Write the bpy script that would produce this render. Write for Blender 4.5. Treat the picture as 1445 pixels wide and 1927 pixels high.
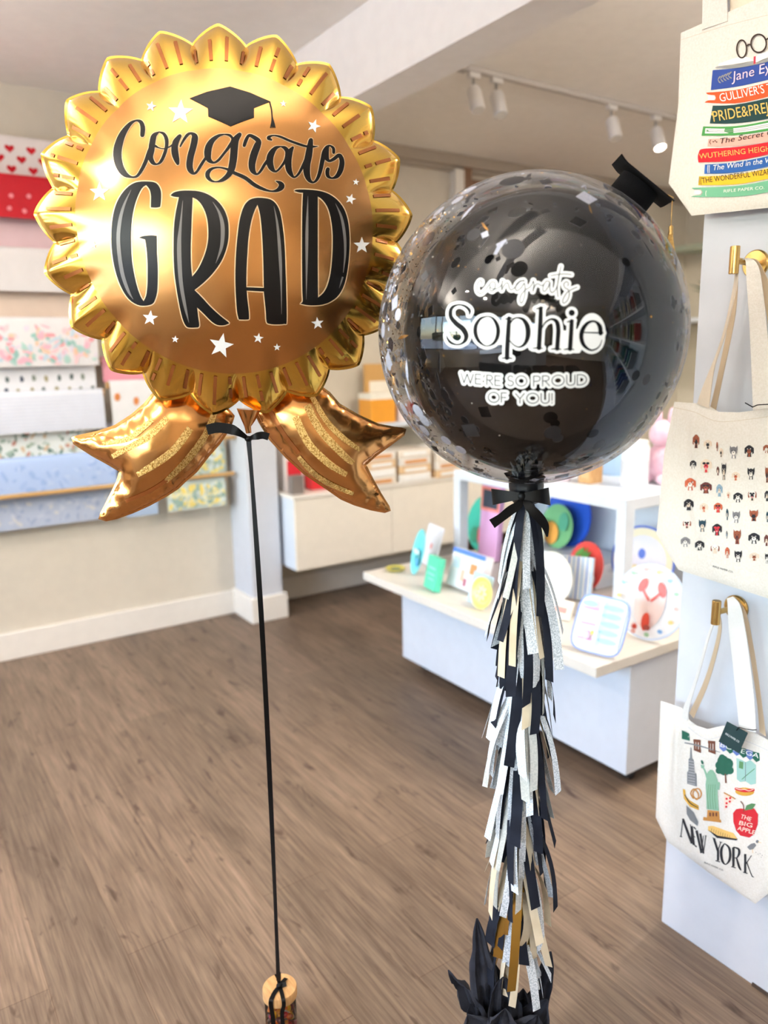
import bpy, bmesh, math, random
import numpy as np
from mathutils import Vector, Matrix, Euler, noise
from mathutils.bvhtree import BVHTree
from mathutils.geometry import delaunay_2d_cdt

for o in list(bpy.data.objects):
    bpy.data.objects.remove(o, do_unlink=True)
SC = bpy.context.scene
COL = SC.collection
R = math.radians
random.seed(7)

# ------------------------------------------------------------------ camera
FPX, IW, IH = 1450.0, 1445.0, 1927.0
EYE = Vector((0, 0, 1.42))
PITCH, ROLL, YAW = R(11.5), R(-1.1), R(33.5)
FWD = Vector((math.sin(YAW) * math.cos(PITCH), math.cos(YAW) * math.cos(PITCH), -math.sin(PITCH)))
_r0 = Vector((math.cos(YAW), -math.sin(YAW), 0))
_u0 = _r0.cross(FWD)
RIGHT = _r0 * math.cos(ROLL) + _u0 * math.sin(ROLL)
UP = -_r0 * math.sin(ROLL) + _u0 * math.cos(ROLL)
cam = bpy.data.cameras.new('camera')
camo = bpy.data.objects.new('camera', cam)
COL.objects.link(camo)
cam.sensor_fit = 'VERTICAL'
cam.sensor_height = 36.0
cam.lens = FPX / IH * 36.0
cam.clip_start = 0.02
m3 = Matrix((RIGHT, UP, -FWD)).transposed()
camo.matrix_world = Matrix.Translation(EYE) @ m3.to_4x4()
cam.dof.use_dof = True
cam.dof.focus_distance = 1.36
cam.dof.aperture_fstop = 2.5
SC.camera = camo

# ------------------------------------------------------------------ world, sun, exposure
W_ = bpy.data.worlds.new('sky')
SC.world = W_
W_.use_nodes = True
_n = W_.node_tree.nodes
_bg = _n['Background']
_sky = _n.new('ShaderNodeTexSky')
_sky.sky_type = 'NISHITA'
_sky.sun_disc = False
_sky.sun_elevation = R(48)
_sky.sun_rotation = R(250)
W_.node_tree.links.new(_sky.outputs[0], _bg.inputs[0])
_bg.inputs[1].default_value = 1.75

def lamp(name, kind, loc, energy, color, size=None, size_y=None, direction=None):
    l = bpy.data.lights.new(name, kind)
    l.energy = energy
    l.color = color
    if kind == 'AREA':
        l.shape = 'RECTANGLE'
        l.size = size
        l.size_y = size_y
    o = bpy.data.objects.new(name, l)
    o.location = loc
    if direction is not None:
        o.rotation_euler = Vector(direction).to_track_quat('-Z', 'Y').to_euler()
    COL.objects.link(o)
    return o
sun = lamp('sun', 'SUN', (-6, 3, 6), 12.0, (1.0, .94, .85), direction=(.45, -.30, -.95))
sun.data.angle = R(.6)
# daylight openings: sampling portals exactly in the two shop windows
p = lamp('portal_side', 'AREA', (-3.08, .45, 1.55), 1, (1, 1, 1), 6.9, 1.5, (1, 0, 0))
p.data.cycles.is_portal = True
# added warm fill lamps under the ceiling (each sits in the fitting built further down)
DOWN_FILL = ((-1.5, .9, 30), (-.6, -1.9, 30), (2.6, 1.2, 22), (.1, 2.3, 8), (4.3, 2.6, 20), (3.6, -1.0, 18))
for x, y, e in DOWN_FILL:
    lamp('fill_downlight_lamp', 'AREA', (x, y, 2.598), e, (1.0, .92, .82), .085, .085, (0, 0, -1))
# added fill lights out of view, aimed up to brighten the ceiling
UP_FILL = ((.1, .75, 15), (2.9, .4, 95), (-1.4, -1.6, 70), (-1.05, 2.6, 85))
for x, y, e in UP_FILL:
    lamp('ceiling_fill_lamp', 'AREA', (x, y, 2.262), e, (1.0, .93, .85), 1.3, .07, (0, 0, 1))
SC.view_settings.view_transform = 'Standard'
SC.view_settings.look = 'None'
SC.view_settings.exposure = 0.39
SC.view_settings.gamma = 1.0
SC.view_settings.use_curve_mapping = False
try:
    SC.cycles.use_denoising = True
    SC.cycles.max_bounces = 9
    SC.cycles.transparent_max_bounces = 24
    SC.cycles.sample_clamp_indirect = 12
    SC.cycles.caustics_reflective = False
    SC.cycles.caustics_refractive = False
except Exception:
    pass

# ------------------------------------------------------------------ picture-to-place helpers
def ray(x, y):
    return (FWD + RIGHT * ((x - 722.5) / FPX) - UP * ((y - 963.5) / FPX)).normalized()
def at(x, y, ax, val):
    d = ray(x, y)
    return EYE + d * ((val - EYE[ax]) / d[ax])
def T(ox, oy, s, pts):
    return [(ox + p[0] / s, oy + p[1] / s) + tuple(q / s for q in p[2:]) for p in pts]

# ------------------------------------------------------------------ materials
MATS = {}
def rgb(r, g, b):
    f = lambda c: ((c / 255) / 12.92) if c / 255 <= .04045 else (((c / 255) + .055) / 1.055) ** 2.4
    return (f(r), f(g), f(b), 1)
def mat(name, col, rough=.6, metal=0.0, col2=None, nscale=20, bump=0, bscale=60, spec=.5, stretch=None, coat=0, sheen=0, contrast=(.35, .65), emit=None, estr=0):
    if name in MATS:
        return MATS[name]
    m = bpy.data.materials.new(name)
    m.use_nodes = True
    nt = m.node_tree
    N, L = nt.nodes, nt.links
    b = N['Principled BSDF']
    b.inputs['Base Color'].default_value = rgb(*col)
    b.inputs['Roughness'].default_value = rough
    b.inputs['Metallic'].default_value = metal
    b.inputs['Specular IOR Level'].default_value = spec
    b.inputs['Coat Weight'].default_value = coat
    b.inputs['Sheen Weight'].default_value = sheen
    tc = N.new('ShaderNodeTexCoord')
    mp = N.new('ShaderNodeMapping')
    L.new(tc.outputs['Object'], mp.inputs[0])
    if stretch:
        mp.inputs['Scale'].default_value = stretch
    nz = N.new('ShaderNodeTexNoise')
    nz.inputs['Scale'].default_value = nscale
    nz.inputs['Detail'].default_value = 4
    L.new(mp.outputs[0], nz.inputs['Vector'])
    if col2 is None:
        col2 = tuple(max(0, c * .985) for c in col)
    cr = N.new('ShaderNodeValToRGB')
    cr.color_ramp.elements[0].position = contrast[0]
    cr.color_ramp.elements[1].position = contrast[1]
    cr.color_ramp.elements[0].color = rgb(*col2)
    cr.color_ramp.elements[1].color = rgb(*col)
    L.new(nz.outputs['Fac'], cr.inputs[0])
    L.new(cr.outputs[0], b.inputs['Base Color'])
    if bump:
        n2 = N.new('ShaderNodeTexNoise')
        n2.inputs['Scale'].default_value = bscale
        n2.inputs['Detail'].default_value = 3
        L.new(mp.outputs[0], n2.inputs['Vector'])
        bp = N.new('ShaderNodeBump')
        bp.inputs['Strength'].default_value = bump
        bp.inputs['Distance'].default_value = .002
        L.new(n2.outputs['Fac'], bp.inputs['Height'])
        L.new(bp.outputs[0], b.inputs['Normal'])
    if emit:
        b.inputs['Emission Color'].default_value = rgb(*emit)
        b.inputs['Emission Strength'].default_value = estr
    MATS[name] = m
    return m
def flat(col, rough=.75, metal=0.0, **k):
    return mat('paint_%d_%d_%d_%d_%d' % (col + (int(rough * 100), int(metal * 100))), col, rough, metal, **k)
def clear_mat(name, tint=(250, 250, 252), rough=.01, ior=1.45, gain=1.0, haze=0.0):
    m = bpy.data.materials.new(name)
    m.use_nodes = True
    N, L = m.node_tree.nodes, m.node_tree.links
    N.remove(N['Principled BSDF'])
    out = N['Material Output']
    fr = N.new('ShaderNodeFresnel')
    fr.inputs[0].default_value = ior
    mu = N.new('ShaderNodeMath')
    mu.operation = 'MULTIPLY'
    mu.use_clamp = True
    mu.inputs[1].default_value = gain
    tr = N.new('ShaderNodeBsdfTransparent')
    tr.inputs[0].default_value = rgb(*tint)
    gl = N.new('ShaderNodeBsdfGlossy')
    gl.inputs['Roughness'].default_value = rough
    mx = N.new('ShaderNodeMixShader')
    L.new(fr.outputs[0], mu.inputs[0])
    L.new(mu.outputs[0], mx.inputs[0])
    L.new(tr.outputs[0], mx.inputs[1])
    L.new(gl.outputs[0], mx.inputs[2])
    last = mx
    if haze:
        lw = N.new('ShaderNodeLayerWeight')
        lw.inputs[0].default_value = .5
        pw = N.new('ShaderNodeMath'); pw.operation = 'POWER'; pw.inputs[1].default_value = 6
        ad = N.new('ShaderNodeMath'); ad.operation = 'MULTIPLY_ADD'; ad.inputs[1].default_value = .26; ad.inputs[2].default_value = haze
        ad.use_clamp = True
        L.new(lw.outputs['Facing'], pw.inputs[0]); L.new(pw.outputs[0], ad.inputs[0])
        df = N.new('ShaderNodeBsdfTranslucent')
        df.inputs[0].default_value = rgb(235, 235, 240)
        m2 = N.new('ShaderNodeMixShader')
        L.new(ad.outputs[0], m2.inputs[0])
        L.new(mx.outputs[0], m2.inputs[1])
        L.new(df.outputs[0], m2.inputs[2])
        last = m2
    L.new(last.outputs[0], out.inputs['Surface'])
    MATS[name] = m
    return m
def floor_mat():
    m = bpy.data.materials.new('plank_floor')
    m.use_nodes = True
    N, L = m.node_tree.nodes, m.node_tree.links
    b = N['Principled BSDF']
    tc = N.new('ShaderNodeTexCoord')
    mp = N.new('ShaderNodeMapping')
    mp.inputs['Rotation'].default_value = (0, 0, R(90))
    L.new(tc.outputs['Object'], mp.inputs[0])
    br = N.new('ShaderNodeTexBrick')
    br.offset = .37
    br.inputs['Scale'].default_value = 1
    br.inputs['Brick Width'].default_value = 1.25
    br.inputs['Row Height'].default_value = .18
    br.inputs['Mortar Size'].default_value = .0012
    br.inputs['Mortar Smooth'].default_value = .3
    br.inputs['Bias'].default_value = 0
    br.inputs['Color1'].default_value = rgb(129, 111, 95)
    br.inputs['Color2'].default_value = rgb(112, 97, 83)
    br.inputs['Mortar'].default_value = rgb(100, 82, 66)
    L.new(mp.outputs[0], br.inputs['Vector'])
    def nz(sx, sy, sc, det, dist=0):
        q = N.new('ShaderNodeMapping')
        q.inputs['Scale'].default_value = (sx, sy, 1)
        L.new(tc.outputs['Object'], q.inputs[0])
        n = N.new('ShaderNodeTexNoise')
        n.inputs['Scale'].default_value = sc
        n.inputs['Detail'].default_value = det
        n.inputs['Roughness'].default_value = .62
        n.inputs['Distortion'].default_value = dist
        L.new(q.outputs[0], n.inputs['Vector'])
        return n
    fine = nz(34, 1.3, 3.2, 10, .35)
    broad = nz(4.5, .7, 2.2, 4, 1.2)
    knot = nz(7.5, 2.4, 2.5, 3, .5)
    def ramp(src, p0, p1, c0, c1):
        r = N.new('ShaderNodeValToRGB')
        r.color_ramp.elements[0].position = p0
        r.color_ramp.elements[1].position = p1
        r.color_ramp.elements[0].color = c0
        r.color_ramp.elements[1].color = c1
        L.new(src.outputs['Fac'], r.inputs[0])
        return r
    def mul(a, bb, f=1.0):
        x = N.new('ShaderNodeMixRGB')
        x.blend_type = 'MULTIPLY'
        x.inputs[0].default_value = f
        L.new(a.outputs[0], x.inputs[1])
        L.new(bb.outputs[0], x.inputs[2])
        return x
    a = mul(br, ramp(fine, .33, .68, (.58, .55, .53, 1), (1.2, 1.2, 1.2, 1)))
    a = mul(a, ramp(broad, .3, .7, (.72, .70, .68, 1), (1.15, 1.14, 1.12, 1)))
    a = mul(a, ramp(knot, .29, .39, (.42, .38, .36, 1), (1, 1, 1, 1)))
    L.new(a.outputs[0], b.inputs['Base Color'])
    b.inputs['Roughness'].default_value = .5
    b.inputs['Specular IOR Level'].default_value = .35
    bp = N.new('ShaderNodeBump')
    bp.inputs['Strength'].default_value = .25
    bp.inputs['Distance'].default_value = .001
    L.new(fine.outputs['Fac'], bp.inputs['Height'])
    L.new(bp.outputs[0], b.inputs['Normal'])
    return m
WHITE = mat('white_lacquer', (217, 223, 232), .4)
WALLP = mat('wall_paint', (214, 205, 188), .85, bump=.05, bscale=180)
COLP = mat('column_paint', (207, 210, 217), .6, bump=.06, bscale=130)
CEILP = mat('ceiling_paint', (243, 238, 231), .9, bump=.15, bscale=120)
TRIMP = mat('trim_paint', (238, 232, 222), .5)
BLACK = mat('black_print', (15, 12, 11), .33, spec=.28)
BLACKM = mat('black_vinyl', (10, 10, 12), .7, spec=.2)
SATIN = mat('black_satin', (4, 4, 5), .45, spec=.22)
BRASS = mat('brushed_brass', (214, 176, 108), .26, 1.0, nscale=90, stretch=(1, 1, 8))
COTTON = mat('canvas_cotton', (235, 229, 220), .95, col2=(227, 220, 208), nscale=260, bump=.5, bscale=700)
OAK = mat('light_oak', (206, 164, 112), .5, col2=(186, 140, 88), nscale=30, stretch=(6, 1, 1))

# ------------------------------------------------------------------ geometry collector
def setp(o, label=None, cat=None, group=None, kind=None):
    if label: o['label'] = label
    if cat: o['category'] = cat
    if group: o['group'] = group
    if kind: o['kind'] = kind
    return o
def thing(name, loc, label, cat, group=None, rot=None):
    o = bpy.data.objects.new(name, None)
    o.empty_display_size = .05
    o.location = loc
    if rot: o.rotation_euler = rot
    COL.objects.link(o)
    return setp(o, label, cat, group)
class G:
    def __init__(s):
        s.v, s.f, s.m = [], [], []
    def add(s, vs, fs, mi=0):
        k = len(s.v)
        s.v += [Vector(p) for p in vs]
        s.f += [tuple(i + k for i in f) for f in fs]
        s.m += [mi] * len(fs)
        return s
    def box(s, a, b, mi=0, M=None):
        x0, y0, z0 = a; x1, y1, z1 = b
        vs = [Vector(p) for p in ((x0, y0, z0), (x1, y0, z0), (x1, y1, z0), (x0, y1, z0), (x0, y0, z1), (x1, y0, z1), (x1, y1, z1), (x0, y1, z1))]
        if M is not None: vs = [M @ p for p in vs]
        return s.add(vs, [(0, 3, 2, 1), (4, 5, 6, 7), (0, 1, 5, 4), (1, 2, 6, 5), (2, 3, 7, 6), (3, 0, 4, 7)], mi)
    def tube(s, pts, rad, n=12, mi=0, caps=True):
        pts = [Vector(p) for p in pts]
        rs = rad if isinstance(rad, (list, tuple)) else [rad] * len(pts)
        vs, fs, prev = [], [], None
        for i, p in enumerate(pts):
            t = (pts[min(i + 1, len(pts) - 1)] - pts[max(i - 1, 0)]).normalized()
            if prev is None:
                a = Vector((0, 0, 1)) if abs(t.z) < .9 else Vector((1, 0, 0))
                prev = t.cross(a).normalized()
            u = (prev - t * prev.dot(t)).normalized()
            prev = u
            w = t.cross(u)
            for k in range(n):
                a = 2 * math.pi * k / n
                vs.append(p + (u * math.cos(a) + w * math.sin(a)) * rs[i])
        for i in range(len(pts) - 1):
            for k in range(n):
                fs.append((i * n + k, i * n + (k + 1) % n, (i + 1) * n + (k + 1) % n, (i + 1) * n + k))
        if caps:
            fs.append(tuple(range(n - 1, -1, -1)))
            fs.append(tuple(range((len(pts) - 1) * n, len(pts) * n)))
        return s.add(vs, fs, mi)
    def lathe(s, prof, n=40, mi=0, M=None, sy=1.0):
        vs, fs = [], []
        for r, z in prof:
            for k in range(n):
                a = 2 * math.pi * k / n
                p = Vector((r * math.cos(a), r * math.sin(a) * sy, z))
                vs.append(M @ p if M is not None else p)
        for i in range(len(prof) - 1):
            for k in range(n):
                fs.append((i * n + k, i * n + (k + 1) % n, (i + 1) * n + (k + 1) % n, (i + 1) * n + k))
        fs.append(tuple(range(n - 1, -1, -1)))
        fs.append(tuple(range((len(prof) - 1) * n, len(prof) * n)))
        return s.add(vs, fs, mi)
    def strip(s, L, Rr, th=0.0, mi=0):
        # ribbon between two edge lines, optional thickness
        n = len(L)
        L = [Vector(p) for p in L]; Rr = [Vector(p) for p in Rr]
        if th <= 0:
            vs = [q for a, b in zip(L, Rr) for q in (a, b)]
            return s.add(vs, [(2 * i, 2 * i + 1, 2 * i + 3, 2 * i + 2) for i in range(n - 1)], mi)
        vs = []
        for i in range(n):
            t = L[min(i + 1, n - 1)] + Rr[min(i + 1, n - 1)] - L[max(i - 1, 0)] - Rr[max(i - 1, 0)]
            nn = t.cross(Rr[i] - L[i])
            nn = nn.normalized() * (th / 2) if nn.length > 1e-9 else Vector((0, 0, th / 2))
            vs += [L[i] + nn, Rr[i] + nn, Rr[i] - nn, L[i] - nn]
        fs = []
        for i in range(n - 1):
            for k in range(4):
                fs.append((4 * i + k, 4 * i + (k + 1) % 4, 4 * i + 4 + (k + 1) % 4, 4 * i + 4 + k))
        fs += [(3, 2, 1, 0), tuple(4 * n - 4 + k for k in range(4))]
        return s.add(vs, fs, mi)
    def sphere(s, c, r, nu=48, nv=24, mi=0, sc=(1, 1, 1)):
        vs, fs = [], []
        for j in range(1, nv):
            t = math.pi * j / nv
            for k in range(nu):
                a = 2 * math.pi * k / nu
                vs.append(Vector((r * sc[0] * math.sin(t) * math.cos(a), r * sc[1] * math.sin(t) * math.sin(a), r * sc[2] * math.cos(t))) + Vector(c))
        top = len(vs); vs.append(Vector(c) + Vector((0, 0, r * sc[2])))
        vs.append(Vector(c) - Vector((0, 0, r * sc[2])))
        for j in range(nv - 2):
            for k in range(nu):
                fs.append((j * nu + k, (j + 1) * nu + k, (j + 1) * nu + (k + 1) % nu, j * nu + (k + 1) % nu))
        for k in range(nu):
            fs.append((top, k, (k + 1) % nu))
            fs.append((top + 1, (nv - 2) * nu + (k + 1) % nu, (nv - 2) * nu + k))
        return s.add(vs, fs, mi)
    def build(s, name, mats, parent=None, smooth=None, bevel=0, loc=None, local=False, sub=0, solid=0):
        if not isinstance(mats, (list, tuple)): mats = [mats]
        off = Vector(loc) if loc is not None else (Vector(parent.location) if parent is not None and not local else Vector((0, 0, 0)))
        if parent is not None and not local:
            off = world_of(parent)
        me = bpy.data.meshes.new(name)
        me.from_pydata([tuple(p - off) for p in s.v], [], s.f)
        for mm in mats: me.materials.append(mm)
        me.polygons.foreach_set('material_index', s.m)
        me.validate()
        me.update()
        o = bpy.data.objects.new(name, me)
        COL.objects.link(o)
        if parent is not None:
            o.parent = parent
        elif loc is not None:
            o.location = off
        if bevel:
            md = o.modifiers.new('bevel', 'BEVEL')
            md.width = bevel; md.segments = 2; md.limit_method = 'ANGLE'; md.angle_limit = R(40)
        if solid:
            md = o.modifiers.new('thick', 'SOLIDIFY'); md.thickness = solid; md.offset = 0
        if sub:
            md = o.modifiers.new('sub', 'SUBSURF'); md.levels = sub; md.render_levels = sub
        if smooth is not None:
            me.polygons.foreach_set('use_smooth', [True] * len(me.polygons))
            if smooth < 179:
                me.set_sharp_from_angle(angle=R(smooth))
        return o
def world_of(o):
    p = Vector((0, 0, 0))
    while o is not None:
        p += Vector(o.location)
        o = o.parent
    return p
def bvh_of(g):
    return BVHTree.FromPolygons([tuple(p) for p in g.v], g.f)
def cam_cast(bvh, x, y, off):
    h, n, i, d = bvh.ray_cast(EYE, ray(x, y))
    if h is None: return None
    if n.dot(ray(x, y)) > 0: n = -n
    return h + n * off
# ------------------------------------------------------------------ 2D shapes and prints on surfaces
def inside(x, y, loops):
    c = False
    for P in loops:
        j = len(P) - 1
        for i in range(len(P)):
            xi, yi = P[i][0], P[i][1]; xj, yj = P[j][0], P[j][1]
            if (yi > y) != (yj > y) and x < (xj - xi) * (y - yi) / (yj - yi) + xi: c = not c
            j = i
    return c
def catmull(P, n=6):
    out = []
    for i in range(len(P) - 1):
        p0, p1, p2, p3 = P[max(i - 1, 0)], P[i], P[i + 1], P[min(i + 2, len(P) - 1)]
        for k in range(n):
            t = k / n
            out.append(tuple(.5 * (2 * b + (c - a) * t + (2 * a - 5 * b + 4 * c - d) * t * t + (3 * b - a - 3 * c + d) * t ** 3) for a, b, c, d in zip(p0, p1, p2, p3)))
    out.append(tuple(P[-1]))
    return out
def round_loop(P, lim=55, n=3):
    # smooth a closed outline but keep real corners
    out, N_ = [], len(P)
    def corner(i):
        a, b, c = P[i - 1], P[i], P[(i + 1) % N_]
        v1 = Vector((b[0] - a[0], b[1] - a[1])); v2 = Vector((c[0] - b[0], c[1] - b[1]))
        if v1.length < 1e-9 or v2.length < 1e-9: return True
        return abs(v1.angle(v2)) > R(lim)
    cs = [corner(i) for i in range(N_)]
    for i in range(N_):
        p1, p2 = P[i], P[(i + 1) % N_]
        p0 = p1 if cs[i] else P[i - 1]
        p3 = p2 if cs[(i + 1) % N_] else P[(i + 2) % N_]
        for k in range(n):
            t = k / n
            out.append(tuple(.5 * (2 * b + (c - a) * t + (2 * a - 5 * b + 4 * c - d) * t * t + (3 * b - a - 3 * c + d) * t ** 3) for a, b, c, d in zip(p0[:2], p1[:2], p2[:2], p3[:2])))
    return out
def tri_fill(loops, sp):
    vs, es = [], []
    for P in loops:
        k = len(vs)
        vs += [Vector((p[0], p[1])) for p in P]
        es += [(k + i, k + (i + 1) % len(P)) for i in range(len(P))]
    xs = [p.x for p in vs]; ys = [p.y for p in vs]
    if sp:
        nb = len(vs)
        y, r_ = min(ys) + sp * .5, 0
        arr = np.array([(p.x, p.y) for p in vs])
        while y < max(ys):
            x = min(xs) + sp * (.25 + .5 * (r_ % 2))
            while x < max(xs):
                if inside(x, y, loops) and ((arr - (x, y)) ** 2).sum(1).min() > (sp * .45) ** 2: vs.append(Vector((x, y)))
                x += sp
            y += sp * .87; r_ += 1
    o = delaunay_2d_cdt(vs, es, [], 0, 1e-6)
    V, F = [(p.x, p.y) for p in o[0]], []
    for f in o[2]:
        cx = sum(V[i][0] for i in f) / len(f); cy = sum(V[i][1] for i in f) / len(f)
        if inside(cx, cy, loops): F.append(tuple(f))
    return V, F
class Print:
    """marks printed on a surface; fn(x, y, off) gives the place of a mark point on it"""
    def __init__(s, fn):
        s.g, s.fn = G(), fn
    def _add(s, V, F, mi, off):
        P = [s.fn(x, y, off) for x, y in V]
        idx, vs = {}, []
        for i, p in enumerate(P):
            if p is not None:
                idx[i] = len(vs); vs.append(p)
        s.g.add(vs, [tuple(idx[i] for i in f) for f in F if all(i in idx for i in f)], mi)
    def fill(s, loops, mi=0, off=.0006, sp=8):
        V, F = tri_fill(loops, sp)
        s._add(V, F, mi, off)
    def stroke(s, pts, mi=0, off=.0006, n=5, grow=0, caps=True, wmul=1.0):
        C_ = catmull(pts, n) if len(pts) > 2 else [tuple(a + (b - a) * k / 6 for a, b in zip(pts[0], pts[1])) for k in range(7)]
        V, F = [], []
        for i, c in enumerate(C_):
            a, b = C_[max(i - 1, 0)], C_[min(i + 1, len(C_) - 1)]
            tx, ty = b[0] - a[0], b[1] - a[1]
            l = math.hypot(tx, ty) or 1
            w = c[2] * wmul / 2 + grow
            nx, ny = -ty / l * w, tx / l * w
            V += [(c[0] - nx, c[1] - ny), (c[0], c[1]), (c[0] + nx, c[1] + ny)]
        for i in range(len(C_) - 1):
            k = 3 * i
            F += [(k, k + 1, k + 4, k + 3), (k + 1, k + 2, k + 5, k + 4)]
        s._add(V, F, mi, off)
        if caps:
            for c in ((C_[0], C_[-1]) if caps != 'all' else C_):
                s.disc(c[0], c[1], c[2] * wmul / 2 * .96 + grow, mi, off)
    def disc(s, x, y, r, mi=0, off=.0006, ry=None, n=14, rot=0):
        ry = ry or r
        V = [(x, y)]
        for k in range(n):
            a = 2 * math.pi * k / n
            p, q = r * math.cos(a), ry * math.sin(a)
            V.append((x + p * math.cos(rot) - q * math.sin(rot), y + p * math.sin(rot) + q * math.cos(rot)))
        s._add(V, [(0, 1 + k, 1 + (k + 1) % n) for k in range(n)], mi, off)
    def star(s, x, y, r, mi=0, off=.0006, rot=0, inner=.42):
        V = [(x, y)]
        for k in range(10):
            a = rot - math.pi / 2 + math.pi * k / 5
            q = r if k % 2 == 0 else r * inner
            V.append((x + q * math.cos(a), y + q * math.sin(a)))
        s._add(V, [(0, 1 + k, 1 + (k + 1) % 10) for k in range(10)], mi, off)
    def text(s, body, p0, p1, h, mi=0, off=.0008, shear=0, fat=0, up=None):
        V, F = glyphs(body, shear, fat)
        w = max(v[0] for v in V)
        ux = ((p1[0] - p0[0]) / w, (p1[1] - p0[1]) / w)
        if up is None:
            l = math.hypot(*ux)
            up = (ux[1] / l, -ux[0] / l)
        s._add([(p0[0] + x * ux[0] + y * h * up[0], p0[1] + x * ux[1] + y * h * up[1]) for x, y in V], F, mi, off)
    def field(s, elems, mi=0, off=.0006, grow=0.0, step=1.0):
        """one seamless layer covering the union of strokes, ovals and letters"""
        seg, ov, tri = [], [], []
        for e in elems:
            if e[0] == 'stroke':
                C_ = catmull(e[1], 5)
                seg += [(a[0], a[1], max(a[2], .1) / 2, b[0], b[1], max(b[2], .1) / 2) for a, b in zip(C_, C_[1:])]
            elif e[0] == 'oval': ov.append(e[1:])
            else:
                body, p0, p1, h, fat = e[1:]
                V, F = glyphs(body, 0, fat)
                w = max(v[0] for v in V)
                ux = ((p1[0] - p0[0]) / w, (p1[1] - p0[1]) / w); l = math.hypot(*ux)
                up = (ux[1] / l, -ux[0] / l)
                P = [(p0[0] + x * ux[0] + y * h * up[0], p0[1] + x * ux[1] + y * h * up[1]) for x, y in V]
                cnt = {}
                for f in F:
                    for i in range(len(f)):
                        k = tuple(sorted((f[i], f[i - 1]))); cnt[k] = cnt.get(k, 0) + 1
                    for i in range(1, len(f) - 1): tri.append((P[f[0]], P[f[i]], P[f[i + 1]]))
                seg += [(P[a][0], P[a][1], 0, P[b][0], P[b][1], 0) for (a, b), c in cnt.items() if c == 1]
        xs = [q for g_ in seg for q in (g_[0], g_[3])] + [o[0] for o in ov]; ys = [q for g_ in seg for q in (g_[1], g_[4])] + [o[1] for o in ov]
        pad = grow + 12
        gx = np.arange(min(xs) - pad, max(xs) + pad, step); gy = np.arange(min(ys) - pad, max(ys) + pad, step)
        D = np.full((len(gy), len(gx)), 1e3)
        def win(x0, x1, y0, y1):
            return (slice(max(0, int((y0 - gy[0]) / step)), max(0, int((y1 - gy[0]) / step) + 2)), slice(max(0, int((x0 - gx[0]) / step)), max(0, int((x1 - gx[0]) / step) + 2)))
        for x0, y0, r0, x1, y1, r1 in seg:
            m = max(r0, r1) + grow + 2.5
            w = win(min(x0, x1) - m, max(x0, x1) + m, min(y0, y1) - m, max(y0, y1) + m)
            X, Y = np.meshgrid(gx[w[1]], gy[w[0]])
            dx, dy = x1 - x0, y1 - y0
            t = np.clip(((X - x0) * dx + (Y - y0) * dy) / (dx * dx + dy * dy + 1e-9), 0, 1)
            D[w] = np.minimum(D[w], np.hypot(X - x0 - t * dx, Y - y0 - t * dy) - (r0 + (r1 - r0) * t))
        for x, y, rx, ry in ov:
            m = max(rx, ry) + grow + 2.5
            w = win(x - m, x + m, y - m, y + m)
            X, Y = np.meshgrid(gx[w[1]], gy[w[0]])
            q = np.hypot((X - x) / rx, (Y - y) / ry)
            D[w] = np.minimum(D[w], (q - 1) * min(rx, ry))
        for a, b, c in tri:
            w = win(min(a[0], b[0], c[0]), max(a[0], b[0], c[0]), min(a[1], b[1], c[1]), max(a[1], b[1], c[1]))
            X, Y = np.meshgrid(gx[w[1]], gy[w[0]])
            e1 = (b[0] - a[0]) * (Y - a[1]) - (b[1] - a[1]) * (X - a[0]); e2 = (c[0] - b[0]) * (Y - b[1]) - (c[1] - b[1]) * (X - b[0]); e3 = (a[0] - c[0]) * (Y - c[1]) - (a[1] - c[1]) * (X - c[0])
            ins = ((e1 >= 0) & (e2 >= 0) & (e3 >= 0)) | ((e1 <= 0) & (e2 <= 0) & (e3 <= 0))
            D[w] = np.where(ins, -np.abs(D[w]) - .3, D[w])
        D -= grow
        D = np.where(np.abs(D) < 1e-6, 1e-6, D)
        V, F, idx = [], [], {}
        def vid(key, x, y):
            if key not in idx: idx[key] = len(V); V.append((x, y))
            return idx[key]
        I = D < 0
        any_ = I[:-1, :-1] | I[1:, :-1] | I[:-1, 1:] | I[1:, 1:]
        for j, i in zip(*np.nonzero(any_)):
            cs = [(j, i), (j, i + 1), (j + 1, i + 1), (j + 1, i)]
            poly = []
            for k in range(4):
                a, b = cs[k], cs[(k + 1) % 4]
                if I[a]: poly.append(vid(a, gx[a[1]], gy[a[0]]))
                if I[a] != I[b]:
                    lo, hi = (a, b) if a < b else (b, a)
                    t = D[lo] / (D[lo] - D[hi])
                    poly.append(vid((lo, hi), gx[lo[1]] + (gx[hi[1]] - gx[lo[1]]) * t, gy[lo[0]] + (gy[hi[0]] - gy[lo[0]]) * t))
            if len(poly) > 2: F.append(tuple(poly))
        s._add(V, F, mi, off)
_GL = {}
def glyphs(body, shear=0, fat=0):
    key = (body, shear, fat)
    if key in _GL: return _GL[key]
    cu = bpy.data.curves.new('lettering', 'FONT')
    cu.body = body; cu.shear = shear; cu.offset = fat; cu.resolution_u = 3
    o = bpy.data.objects.new('lettering', cu)
    COL.objects.link(o)
    bpy.context.view_layer.update()
    me = bpy.data.meshes.new_from_object(o.evaluated_get(bpy.context.evaluated_depsgraph_get()))
    V = [(v.co.x, v.co.y) for v in me.vertices]
    F = [tuple(p.vertices) for p in me.polygons]
    bpy.data.objects.remove(o); bpy.data.curves.remove(cu); bpy.data.meshes.remove(me)
    x0 = min(v[0] for v in V); cap = .7
    V = [(x - x0, y / cap) for x, y in V]
    _GL[key] = (V, F)
    return _GL[key]
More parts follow.
